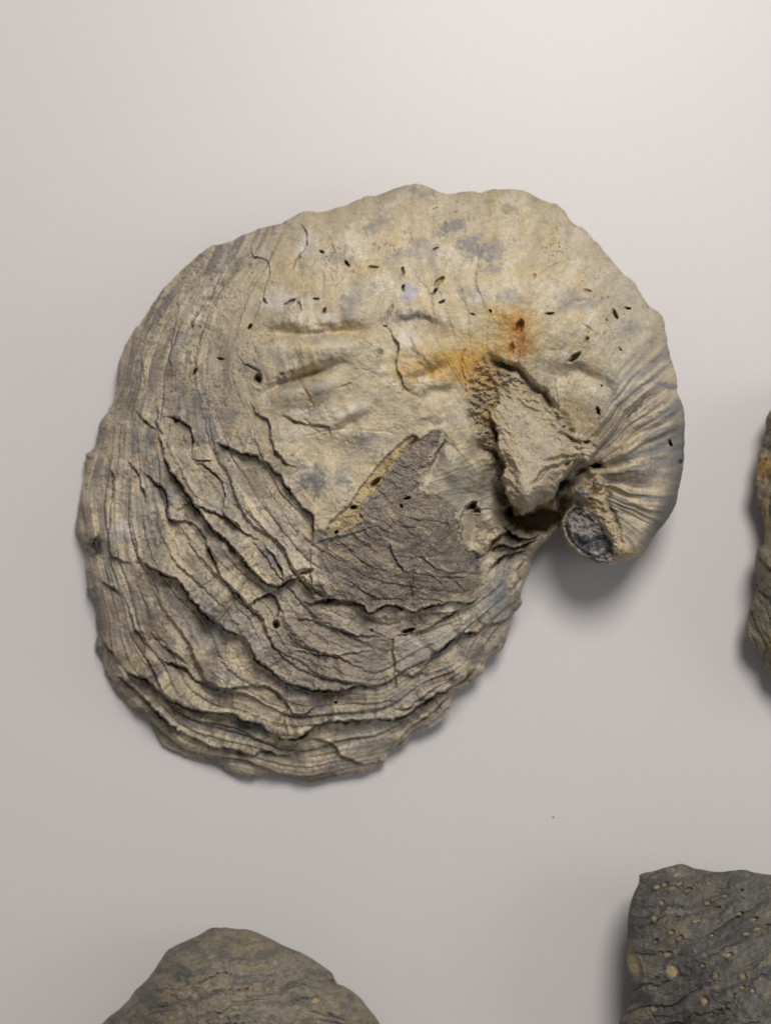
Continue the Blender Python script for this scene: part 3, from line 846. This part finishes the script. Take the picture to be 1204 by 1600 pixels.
    # overall tooth: crazed surface and powdery relief
    z += 0.055 * fbm(U, V, 5, 2, 361) * (1 + 0.8 * outer) + 0.03 * fbm(U, V, 12, 2, 371, 0.5, True) + dome * (0.10 * fbm(U, V, 20, 3, 373, 0.6, True) + 0.10 * s1 + 0.06 * s2)
    z = np.maximum(z, 0.3)
    edge = sstep(0, 3.5, sd)
    z = ze + (z - ze) * np.clip(edge, 0, 1)

    # ---- colour
    n1 = fbm(U, V, 120, 4, 401); n2 = fbm(U, V, 55, 4, 411); n3 = fbm(U, V, 28, 4, 421, 0.6); n4 = fbm(U, V, 10, 3, 431, 0.6)
    gs = perlin(gw * 48, U / 75, V / 75, 441) + 0.6 * perlin(g * 120, U / 45, V / 45, 451)
    gf = perlin(gw * 260, U / 55, V / 55, 461)
    c = np.ones(U.shape + (3,), np.float32) * TAN.astype(np.float32)
    c = mixc(c, OCHRE, 0.7 * sstep(-0.1, 0.5, n2 + 0.5 * n1) * (0.7 + 0.3 * dome))
    c = mixc(c, CREAM, 0.75 * sstep(-0.02, 0.42, fbm(U, V, 48, 5, 471, 0.6)))
    c = mixc(c, CREAM, 0.45 * dome * sstep(0.05, 0.5, gs + 0.3 * n3))
    c = mixc(c, GREYTAN * 1.1, 0.5 * dome * sstep(0.1, 0.6, -gs + 0.5 * n3))
    c = mixc(c, GREYTAN * 1.12, outer * (0.68 + 0.3 * n2))
    c = mixc(c, GREYTAN * 1.05, coil * 0.55)
    right = sstep(880, 1000, U) * sstep(720, 600, V)
    c = mixc(c, (0.45, 0.40, 0.29), 0.6 * right)
    tn = 0.8 * tones[0] + 1.0 * tones[1] + 0.7 * tones[2]
    c = mixc(c, BROWN * 1.35, outer * 0.85 * sstep(0.06, 0.40, tn + 0.3 * n3))
    c = mixc(c, TAN * 1.08, outer * 0.9 * sstep(0.04, 0.38, -tn + 0.25 * n2))
    c = mixc(c, (0.27, 0.26, 0.225), outer * 0.5 * sstep(0.1, 0.4, tones[1] - tones[0] + 0.3 * n2))
    c = mixc(c, BROWN * 1.25, outer * 0.4 * sstep(0.15, 0.55, gs + 0.45 * n3))
    c = mixc(c, BLUE, 0.42 * sstep(0.22, 0.52, fbm(U, V, 62, 4, 481, 0.55) + 0.12 * n4))
    c = mixc(c, BLUE * 1.3, outer * 0.45 * sstep(0.25, 0.5, perlin(g * 75, U / 60, V / 60, 491) + 0.3 * n3))
    c = mixc(c, BROWN, (0.30 + 0.35 * outer) * sstep(0.18, 0.5, n4 + 0.5 * n3))
    # dirt speckle gathered in patches, fine crazing and paler scuffs
    sp = fbm(U, V, 6, 3, 511, 0.7); patch = sstep(0.0, 0.45, fbm(U, V, 70, 3, 521) + 0.22 * outer - 0.18 * dome)
    c = mixc(c, BROWN * 0.75, 0.75 * patch * sstep(0.12, 0.42, sp))
    c = mixc(c, BROWN * 0.6, (0.2 + 0.3 * outer) * sstep(0.45, 0.62, fbm(U, V, 4.5, 2, 515, 0.6)))
    crz = fbm(U, V, 17, 2, 531, 0.6, True)
    c = mixc(c, BROWN * 0.9, 0.5 * (1 - outer) * sstep(0.80, 0.95, crz) * sstep(-0.1, 0.4, fbm(U, V, 90, 2, 541)))
    c = mixc(c, CREAM * 1.02, 0.5 * outer * sstep(0.2, 0.5, fbm(U, V, 30, 4, 551, 0.65)))
    c *= (1 + 0.30 * gf * (0.2 + 0.8 * outer + 0.1 * coil))[..., None]
    cs = perlin(g * 88, U / 100, V / 100, 255) + 0.7 * perlin(g * 170, U / 60, V / 60, 257) + 0.35 * n3
    c = mixc(c, BLUE * 0.95, coil * 0.75 * sstep(0.05, 0.45, cs))
    c = mixc(c, TAN * 1.1, coil * 0.6 * sstep(0.05, 0.4, -cs))
    # the coil's outer flank is blue grey
    flank = sstep(30, 8, sd + 8 * n3) * sstep(990, 1030, U) * sstep(610, 680, V)
    c = mixc(c, BLUE * 0.75, 0.8 * flank)

    def blot(cu, cv, a, b_, an, col, amt, seedk=0.55):
        nonlocal c
        co, s_ = math.cos(math.radians(an)), math.sin(math.radians(an))
        x = ((U - cu) * co + (V - cv) * s_) / a; y = (-(U - cu) * s_ + (V - cv) * co) / b_
        c = mixc(c, col, amt * sstep(1.25, 0.3, np.sqrt(x * x + y * y) + 1.5 * seedk * n3 + 0.6 * n4 + 0.25 * f1))
    for q in [(710, 352, 32, 12, -22, BLUE, 0.8), (740, 385, 28, 20, 20, BLUE, 0.75), (775, 390, 22, 24, 0, BLUE, 0.6), (770, 420, 16, 10, 0, BLUE, .5), (590, 350, 26, 12, -20, BLUE, 0.55),
              (650, 300, 30, 10, 10, BLUE, 0.5), (545, 480, 18, 26, 10, BLUE, 0.6), (530, 405, 26, 12, 10, BLUE, 0.5), (640, 495, 40, 12, -5, BLUE * 0.9, 0.75), (690, 510, 30, 16, 5, BROWN * 1.3, 0.85),
              (593, 549, 7, 9, 0, BROWN, 0.9), (500, 605, 26, 12, -10, BLUE, 0.5), (490, 750, 30, 22, 45, BLUE * 0.8, 0.85), (535, 745, 16, 22, 20, BLUE, 0.6), (480, 650, 14, 8, 0, BLUE, 0.6), (575, 685, 20, 16, 0, BLUE * 1.3, 0.5),
              (310, 625, 10, 14, 0, BLUE, 0.7), (315, 680, 12, 18, 20, BLUE * 0.9, 0.7), (355, 650, 18, 12, 0, BLUE, 0.5), (355, 770, 30, 14, 45, BLUE * 0.9, 0.55), (300, 880, 22, 12, 40, BROWN * 0.8, 0.7),
              (440, 730, 30, 20, 30, BROWN, 0.5), (390, 750, 40, 22, 45, BROWN * 0.95, 0.7), (420, 870, 20, 14, 45, BLUE * 0.8, 0.7), (270, 940, 26, 10, 40, BLUE, 0.6), (340, 960, 40, 12, 40, BLUE * 0.8, 0.65),
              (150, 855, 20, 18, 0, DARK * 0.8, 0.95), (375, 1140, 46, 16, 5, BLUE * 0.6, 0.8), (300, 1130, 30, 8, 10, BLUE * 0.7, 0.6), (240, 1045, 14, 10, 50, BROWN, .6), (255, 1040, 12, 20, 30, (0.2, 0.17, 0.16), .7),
              (525, 1195, 13, 11, 0, BLUE * 0.9, 0.7), (780, 925, 20, 24, 20, BLUE * 0.9, 0.8), (640, 1030, 36, 12, -10, BLUE, 0.5), (580, 1165, 40, 8, -12, BLUE * .8, 0.6), (700, 1010, 40, 8, -35, BLUE * .8, 0.6),
              (500, 1105, 14, 10, 0, BLUE, .6), (560, 1000, 40, 10, -20, (0.3, 0.28, .25), .5), (980, 515, 26, 16, -30, BLUE * 1.1, 0.6), (900, 570, 20, 9, -20, BLUE * 1.15, 0.55), (915, 475, 22, 10, -20, BLUE * 1.1, 0.5), (880, 480, 26, 8, -35, BLUE * 1.2, .5), (990, 585, 24, 12, -20, BLUE * 1.1, .5),
              (795, 325, 16, 9, 20, (0.27, 0.23, 0.13), 0.7), (640, 455, 14, 22, 10, (0.34, 0.34, 0.37), 0.7), (1035, 600, 20, 6, 10, (0.2, 0.2, 0.23), 0.7),
              # white bloom
              (430, 480, 26, 9, 20, WHITE, 0.6), (460, 470, 30, 12, 0, WHITE, .45), (515, 495, 16, 8, 0, WHITE, 0.55), (480, 385, 18, 20, -40, WHITE, 0.4), (635, 530, 10, 16, -20, WHITE, .4), (725, 505, 12, 16, 10, WHITE, .4), (745, 465, 20, 14, 0, WHITE, 0.4), (600, 700, 26, 20, 0, CREAM, .5), (560, 640, 24, 10, -20, WHITE, .3),
              (770, 545, 20, 9, 25, WHITE, 0.4), (470, 645, 22, 6, 10, WHITE, 0.4), (200, 830, 16, 14, 40, WHITE * 0.9, 0.35), (225, 700, 8, 10, 0, WHITE * .9, .3),
              # iron stains
              (770, 520, 100, 62, 10, OCHRE, 0.55), (715, 562, 100, 42, -15, OCHRE * (1, .95, .8), 0.8, .3), (745, 575, 38, 40, -20, RUST, 0.9, .25), (715, 562, 62, 22, -15, RUST, 0.75, .25), (660, 572, 56, 22, -15, RUST * 1.1, 0.45, .3), (735, 530, 22, 18, 0, OCHRE, 0.7), (770, 490, 36, 18, 20, OCHRE, 0.7),
              (792, 510, 18, 22, 10, RUST, 0.55), (810, 520, 44, 48, 10, RUST, 0.65, .25), (816, 530, 20, 34, 10, REDRUST, 0.6, .2), (800, 508, 16, 24, 0, REDRUST, 0.4, .2), (835, 515, 20, 18, 0, OCHRE, 0.5), (630, 560, 22, 14, 0, OCHRE, 0.7), (936, 655, 3, 14, 0, REDRUST, 0.7), (225, 720, 7, 5, 40, (0.34, 0.19, 0.05), 0.7),
              (972, 866, 26, 9, -12, (0.36, 0.27, 0.12), .85), (480, 440, 40, 20, 10, OCHRE, .4), (560, 520, 60, 14, 0, OCHRE, .45)]:
        blot(*q)
    # crust, rock, vein, scar
    ckc = sstep(-9, 9, crust + 7 * n4)
    c = mixc(c, (0.150, 0.122, 0.092), 0.85 * ckc * sstep(-0.9, 0.1, n2 + 0.5))
    c = mixc(c, (0.27, 0.23, 0.17), 0.7 * ckc * sstep(0.05, 0.5, flow * 0.8 + 0.6 * n3))
    c = mixc(c, (0.40, 0.33, 0.20), 0.6 * ckc * sstep(0.15, 0.45, fbm(ax / 3, ay, 16, 3, 561, 0.6)))
    c = mixc(c, (0.11, 0.10, 0.10), 0.7 * ckc * sstep(0.25, 0.6, n2 + 0.5 * n4))
    c = mixc(c, (0.22, 0.185, 0.14), 0.7 * ck2 * sstep(-0.6, 0.3, n3 + 0.3))
    c = mixc(c, (0.30, 0.25, 0.165), 0.75 * rk)
    c = mixc(c, (0.17, 0.145, 0.11), 0.55 * rk * sstep(0.1, 0.5, n3 + n4 * 0.5))
    c = mixc(c, (0.42, 0.355, 0.245), 0.92 * pk)
    c = mixc(c, (0.40, 0.315, 0.17), 0.7 * pk * sstep(0.05, 0.45, n3 + 0.3 * sstep(30, 4, plug)))
    c = mixc(c, (0.28, 0.25, 0.205), 0.4 * pk * sstep(0.1, 0.5, fbm(U, V, 26, 4, 501)))
    c = mixc(c, RUST * 0.7, rk * (1 - pk) * 0.5 * sstep(28, 10, np.hypot(U - 768, V - 647)))
    c = mixc(c, RUST, 0.4 * sstep(52, 12, np.hypot(U - 745, V - 585) + 14 * n3) * (1 - pk))
    c = mixc(c, (0.44, 0.335, 0.17), 0.9 * vk)
    c = mixc(c, (0.20, 0.14, 0.065), 0.7 * vk * sstep(0.05, 0.4, n3 + 0.4 * n4))
    c = mixc(c, (0.44, 0.34, 0.18), 0.75 * sstep(-3, 4, band) * sstep(-0.4, 0.2, n3))
    c = mixc(c, (0.25, 0.235, 0.21), 0.85 * bs)
    c = mixc(c, DARK * 0.7, 0.9 * bs * sstep(0.0, 0.2, 1.3 * n3 + 0.5 * sstep(812, 845, V) - 0.30 + 0.6 * n4))
    c = mixc(c, (0.30, 0.27, 0.24), 0.45 * bs * sstep(0.1, 0.4, -n3))
    c = mixc(c, DARK * 1.6, 0.5 * np.exp(-((beakscar - 8.5) / 2.4) ** 2) * sstep(945, 900, U))
    c = mixc(c, (0.42, 0.33, 0.18), 0.9 * np.exp(-((beakscar - 2.5) / 2.6) ** 2) * sstep(935, 885, U))
    c = mixc(c, (0.27, 0.27, 0.26), 0.8 * sstep(1.1, 0.6, np.hypot(U - 911, V - 771) / 11))
    # plates
    for k, f in enumerate(flakes):
        tone = [(0.30, 0.26, 0.18), (0.42, 0.355, 0.24), (0.43, 0.38, 0.285), (0.33, 0.295, 0.21), (0.36, 0.335, 0.265), (0.21, 0.21, 0.195),
                (0.47, 0.40, 0.26), (0.47, 0.40, 0.25), (0.46, 0.385, 0.22)][k]
        c = mixc(c, tone, 0.55 * sstep(-0.5, 2, f) * (0.8 + 0.5 * n3))
    c = mixc(c, (0.30, 0.275, 0.215), 0.6 * fold * (1 - ck) * (1 - rk) * (0.8 + n3))
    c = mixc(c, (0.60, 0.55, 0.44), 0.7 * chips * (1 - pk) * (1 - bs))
    c *= (1 + 0.13 * n4 + 0.08 * f1)[..., None]
    c = np.clip(c * np.array((1.0, 1.01, 1.07)) * (1.16 - 0.08 * np.clip(1 - outer, 0, 1))[..., None], 0.015, 0.8)

    org = world_xyz(np.array(560.0), np.array(760.0), np.array(0.0))
    root = thing('fossil_oyster_shell', 'large whole tan coiled fossil oyster shell with ragged growth layers, centre of the table',
                 'fossil shell', org)
    closed_relief(G, sd, qx, qy, z, ze, c, part, ['valve', 'beak', 'matrix_plug', 'sediment_crust', 'mineral_vein'] + ['shell_flake'] * 9,
                  [M_SHELL, M_BEAK, M_ROCK, M_CRUST, M_VEIN] + [M_FLAKE] * 9, root, org)
    for o in root.children:
        lab = {'beak': 'small curled tip of the coil with a worn blue grey scar', 'matrix_plug': 'rough tan rock filling the hollow beside the coil',
               'sediment_crust': 'dark brown grainy sediment patch', 'mineral_vein': 'ochre filled diagonal crack'}.get(o.name.split('.')[0])
        if lab:
            o['label'] = lab


build_main()


# ------------------------------------------------------------------ the three neighbours, cut by the frame
def build_neighbour(kind):
    pits = []
    if kind == 'right':
        out = np.vstack([P(1104, 600, 3.08, [(300, 130), (283, 200), (285, 240), (245, 340), (240, 420), (225, 470), (235, 550), (265, 620), (275, 700),
                                             (270, 770), (240, 800), (230, 880), (240, 940), (225, 1030), (200, 1100), (185, 1170), (205, 1250),
                                             (270, 1320), (280, 1370), (320, 1410)]),
                         np.array([(1240, 1085), (1330, 1120), (1430, 1090), (1500, 1000), (1530, 870), (1500, 740), (1420, 640), (1320, 600), (1245, 605)], np.float32)])
        box = (1155, 590, 1540, 1130); step = 1.8
        hts = [(1340, 860, 30), (1240, 740, 20), (1225, 960, 20), (1205, 850, 16), (1430, 860, 24), (1340, 1030, 22), (1340, 690, 22), (1190, 1000, 12), (1210, 760, 13)]
        zed = [(1180, 980, 8), (1185, 760, 8), (1500, 860, 4), (1340, 1110, 4), (1340, 610, 5)]
        gl = lambda u, v: np.hypot(u - 1400, v - 900) / 300 + 0.15 * np.sin(np.arctan2(v - 860, u - 1400) * 3)
        pal = [(0.24, 0.205, 0.145), (0.15, 0.135, 0.11), (0.36, 0.25, 0.10)]
        rr = 34; root = thing('fossil_shell', 'lumpy grey brown fossil shell cut off by the right edge of the picture', 'fossil shell',
                              world_xyz(np.array(1340.), np.array(860.), np.array(0.)))
        org = (1340., 860.)
    elif kind == 'bottom':
        out = np.vstack([P(120, 1420, 2.408, [(95, 433), (180, 360), (220, 310), (265, 265), (290, 235), (310, 200), (345, 155), (390, 130), (440, 110),
                                              (490, 80), (540, 70), (600, 75), (650, 80), (720, 110), (800, 150), (860, 175), (900, 200), (950, 235),
                                              (970, 265), (962, 282), (1000, 290), (1060, 330), (1110, 390), (1140, 433)]),
                         np.array([(625, 1660), (640, 1760), (600, 1860), (500, 1930), (360, 1950), (220, 1920), (120, 1840), (90, 1740), (120, 1650)], np.float32)])
        box = (80, 1440, 655, 1960); step = 1.6
        hts = [(370, 1700, 40), (370, 1580, 35), (380, 1500, 27), (260, 1580, 27), (500, 1580, 27), (520, 1720, 30), (230, 1740, 28), (370, 1860, 24), (540, 1860, 14), (190, 1640, 20)]
        zed = [(370, 1450, 15), (180, 1590, 9), (590, 1590, 11), (370, 1950, 3), (100, 1740, 4), (640, 1760, 5)]
        gl = lambda u, v: np.hypot((u - 430) * 0.8, v - 1900) / 300
        pal = [(0.27, 0.235, 0.175), (0.16, 0.15, 0.13), (0.29, 0.235, 0.145)]
        pits = [(494, 1563, 22, 17)]
        rr = 46; root = thing('fossil_shell', 'grey tan domed fossil shell cut off by the bottom edge left of centre', 'fossil shell',
                              world_xyz(np.array(370.), np.array(1720.), np.array(0.)))
        org = (370., 1720.)
    else:
        out = np.vstack([P(940, 1320, 4.56, [(120, 1300), (150, 1210), (210, 1130), (190, 1000), (175, 860), (180, 690), (185, 520), (215, 380), (265, 260), (280, 210),
                                             (400, 180), (480, 160), (570, 138), (640, 160), (720, 180), (840, 200), (940, 180), (1030, 180), (1080, 200), (1204, 215)]),
                         np.array([(1260, 1375), (1340, 1410), (1400, 1500), (1420, 1620), (1380, 1750), (1280, 1840), (1140, 1850), (1020, 1780), (960, 1690)], np.float32)])
        box = (945, 1340, 1430, 1860); step = 1.3
        hts = [(1200, 1620, 42), (1080, 1500, 31), (1180, 1480, 34), (1040, 1420, 24), (1160, 1400, 26), (1010, 1500, 25), (1020, 1600, 27), (1300, 1500, 32), (1100, 1600, 36),
               (1320, 1650, 28), (1150, 1760, 26), (1060, 1700, 26)]
        zed = [(1060, 1350, 19), (980, 1450, 17), (975, 1560, 16), (1150, 1360, 19), (1400, 1600, 5), (1200, 1850, 3), (970, 1700, 6)]
        gl = lambda u, v: ((u - 1000) * 0.45 + (v - 1340) * 0.9 + 0.0012 * (u - 1100) ** 2) / 420
        pal = [(0.150, 0.140, 0.118), (0.085, 0.083, 0.082), (0.25, 0.205, 0.14)]
        rr = 30; root = thing('fossil_shell', 'dark grey fossil shell pocked with ochre filled holes in the bottom right corner', 'fossil shell',
                              world_xyz(np.array(1190.), np.array(1600.), np.array(0.)))
        org = (1190., 1600.)
        pits = [(400, 300, 36, 22), (452, 282, 22, 18), (560, 275, 24, 16), (618, 322, 30, 20), (672, 275, 22, 12), (765, 275, 18, 8), (845, 322, 22, 10), (880, 360, 24, 14),
                (432, 412, 20, 20), (485, 448, 30, 20), (757, 412, 32, 22), (828, 450, 34, 20), (565, 455, 28, 8), (380, 530, 26, 28), (540, 522, 34, 22), (502, 622, 24, 22), (685, 542, 36, 12),
                (390, 685, 26, 20), (560, 660, 30, 26), (785, 645, 32, 24), (985, 487, 26, 14), (1000, 385, 28, 14), (1090, 530, 30, 16), (1040, 630, 38, 16), (1115, 598, 28, 16), (1185, 580, 26, 16), (480, 780, 32, 24),
                (510, 910, 56, 66), (722, 860, 30, 28), (815, 935, 32, 34), (905, 785, 34, 24), (735, 1115, 32, 42), (380, 1172, 28, 40), (1010, 945, 32, 36), (1005, 1015, 30, 28), (1075, 1042, 28, 26),
                (845, 1182, 36, 18), (1190, 300, 26, 18), (230, 870, 50, 110), (995, 325, 26, 8), (640, 770, 22, 10)]
    out = smooth_line(out, 3, True)
    out = out + (1.8 * np.stack([fbm(out[:, 0], out[:, 1], 18, 2, 61), fbm(out[:, 0], out[:, 1], 18, 2, 63)], 1)).astype(np.float32)
    G = Grid(box, step)
    U, V = G.U, G.V
    sd = G.coarse(lambda a, b: sdf(a, b, out)[0], 4.0)
    qx = U.copy(); qy = V.copy()
    m = np.abs(sd) < 12
    e = sdf(U[m], V[m], out); sd[m] = e[0]; qx[m] = e[1]; qy[m] = e[2]
    ze = np.maximum(G.coarse(RBF(zed, 1e-3)), 1.5)
    h = np.maximum(G.coarse(RBF(hts, 1e-3)), ze + 1)
    t = np.clip(sd / rr, 0, 1)
    z = ze + (h - ze) * np.sqrt(np.clip(1 - (1 - t) ** 2, 0, 1))
    sdn = {'right': 700, 'bottom': 800, 'corner': 900}[kind]
    f1 = fbm(U, V, 8, 2, sdn + 1); n3 = fbm(U, V, 28, 4, sdn + 2, 0.6); n2 = fbm(U, V, 60, 4, sdn + 3); n4 = fbm(U, V, 10, 3, sdn + 4, 0.6)
    g = gl(U, V) + 0.05 * n2
    for K, amp, sz in ((11, 1.7, 80), (27, 0.8, 50)):
        tt = g * K + 0.16 * fbm(U, V, sz, 3, sdn + 7, 0.4) + 0.04 * f1
        fr = tt - np.floor(tt)
        am = np.clip(0.5 + 1.2 * perlin(np.floor(tt) * 3.7 + .5, U / sz, V / sz, sdn + 9), 0, 1.2)
        saw = fr - 0.5 - 0.6 * np.exp(-(np.minimum(fr, 1 - fr) / 0.05) ** 2)
        saw = np.where(fr > 0.94, saw - (fr - 0.94) / 0.06, saw)
        z += amp * {'corner': 0.45, 'bottom': 0.7, 'right': 1.0}[kind] * am * saw
    z += 0.9 * n2 + 0.4 * n3 + 0.14 * n4 + 0.15 * perlin(g * 90, U / 50, V / 50, sdn + 11)
    if kind == 'right':
        z += 2.4 * fbm(U, V, 75, 3, sdn + 13, 0.5)
    gs = perlin(g * 22, U / 70, V / 70, sdn + 15) + 0.6 * perlin(g * 60, U / 45, V / 45, sdn + 17)
    c = np.ones(U.shape + (3,), np.float32) * np.array(pal[0], np.float32)
    c = mixc(c, pal[1], 0.8 * sstep(0.0, 0.4, gs + 0.6 * n3))
    c = mixc(c, pal[2], 0.6 * sstep(0.2, 0.5, -gs * 0.6 + n2 + 0.3 * n4))
    c = mixc(c, BLUE * 0.6, 0.6 * sstep(0.2, 0.45, fbm(U, V, 50, 4, sdn + 19)))
    c = mixc(c, (0.36, 0.35, 0.34), 0.35 * sstep(0.40, 0.56, fbm(U, V, 30, 4, sdn + 21, 0.6)))
    if kind == 'right':
        c = mixc(c, RUST * 0.75, 0.7 * sstep(30, 8, np.hypot(U - 1196, V - 728) + 8 * n3))
    part = np.zeros(U.shape, np.int8)
    for k, (x, y, w, hh) in enumerate(pits):
        cu, cv = (940 + x / 4.56, 1320 + y / 4.56) if kind == 'corner' else (x, y)
        a, b = (w / 9.12 * 1.55, hh / 9.12 * 1.55) if kind == 'corner' else (w / 2, hh / 2)
        a2, b2, an = (a, b, -20) if a >= b else (b, a, 70)
        sl, kk = pit(G, z, cu, cv, a2, b2, an, 0.6 + 0.2 * math.sin(k * 2.3), c, np.array((0.44, 0.36, 0.21)) * (0.9 + 0.2 * math.sin(k * 1.7)),
                     U + 1.0 * f1, V + 1.0 * n4, 0.4)
        inner = kk > 0.5
        part[sl][inner] = 1 + k
    c *= ((1 + 0.2 * n4 + 0.12 * f1) * {'right': 1.0, 'bottom': 0.85, 'corner': 0.85}[kind])[..., None]
    c = np.clip(c, 0.012, 0.8)
    z = np.maximum(z, 0.3)
    z = ze + (z - ze) * sstep(0, 3.5, sd)
    o = world_xyz(np.array(org[0]), np.array(org[1]), np.array(0.))
    closed_relief(G, sd, qx, qy, z, ze, c, part, ['valve'] + ['pit_filling'] * len(pits), [M_GREY] + [M_PIT] * len(pits), root, o)


for kind in ('right', 'bottom', 'corner'):
    build_neighbour(kind)


# ------------------------------------------------------------------ a crumb on the table
def build_crumb():
    rng = np.random.default_rng(5)
    n = 7
    v = [(0, 0, 0.00030)]
    for ring, zz in ((0.00016, 0.00022), (0.00022, 0.00010), (0.00018, 0.00001)):
        for i in range(n):
            a = 2 * math.pi * i / n
            r = ring * (0.75 + 0.5 * rng.random())
            v.append((r * math.cos(a) * 1.25, r * math.sin(a), zz))
    f = [(0, 1 + i, 1 + (i + 1) % n) for i in range(n)]
    for k in (0, 1):
        for i in range(n):
            a, b = 1 + k * n + i, 1 + k * n + (i + 1) % n
            f.append((a, a + n, b + n, b))
    f.append(tuple(1 + 2 * n + i for i in reversed(range(n))))
    me = bpy.data.meshes.new('shell_crumb')
    me.from_pydata([tuple(0.75 * q for q in p) for p in v], [], f)
    m = bpy.data.materials.new('dark_crumb')
    m.use_nodes = True
    b = m.node_tree.nodes['Principled BSDF']
    nz = m.node_tree.nodes.new('ShaderNodeTexNoise'); nz.inputs['Scale'].default_value = 6000
    rp = m.node_tree.nodes.new('ShaderNodeValToRGB')
    rp.color_ramp.elements[0].color = (0.10, 0.09, 0.08, 1); rp.color_ramp.elements[1].color = (0.22, 0.19, 0.15, 1)
    m.node_tree.links.new(nz.outputs['Fac'], rp.inputs[0]); m.node_tree.links.new(rp.outputs[0], b.inputs['Base Color'])
    me.materials.append(m)
    o = bpy.data.objects.new('shell_crumb', me)
    COL.objects.link(o)
    o.location = world_xyz(np.array(864.), np.array(1277.), np.array(0.))
    o['label'] = 'tiny dark crumb lying alone on the bare table below the large shell'
    o['category'] = 'crumb'


build_crumb()
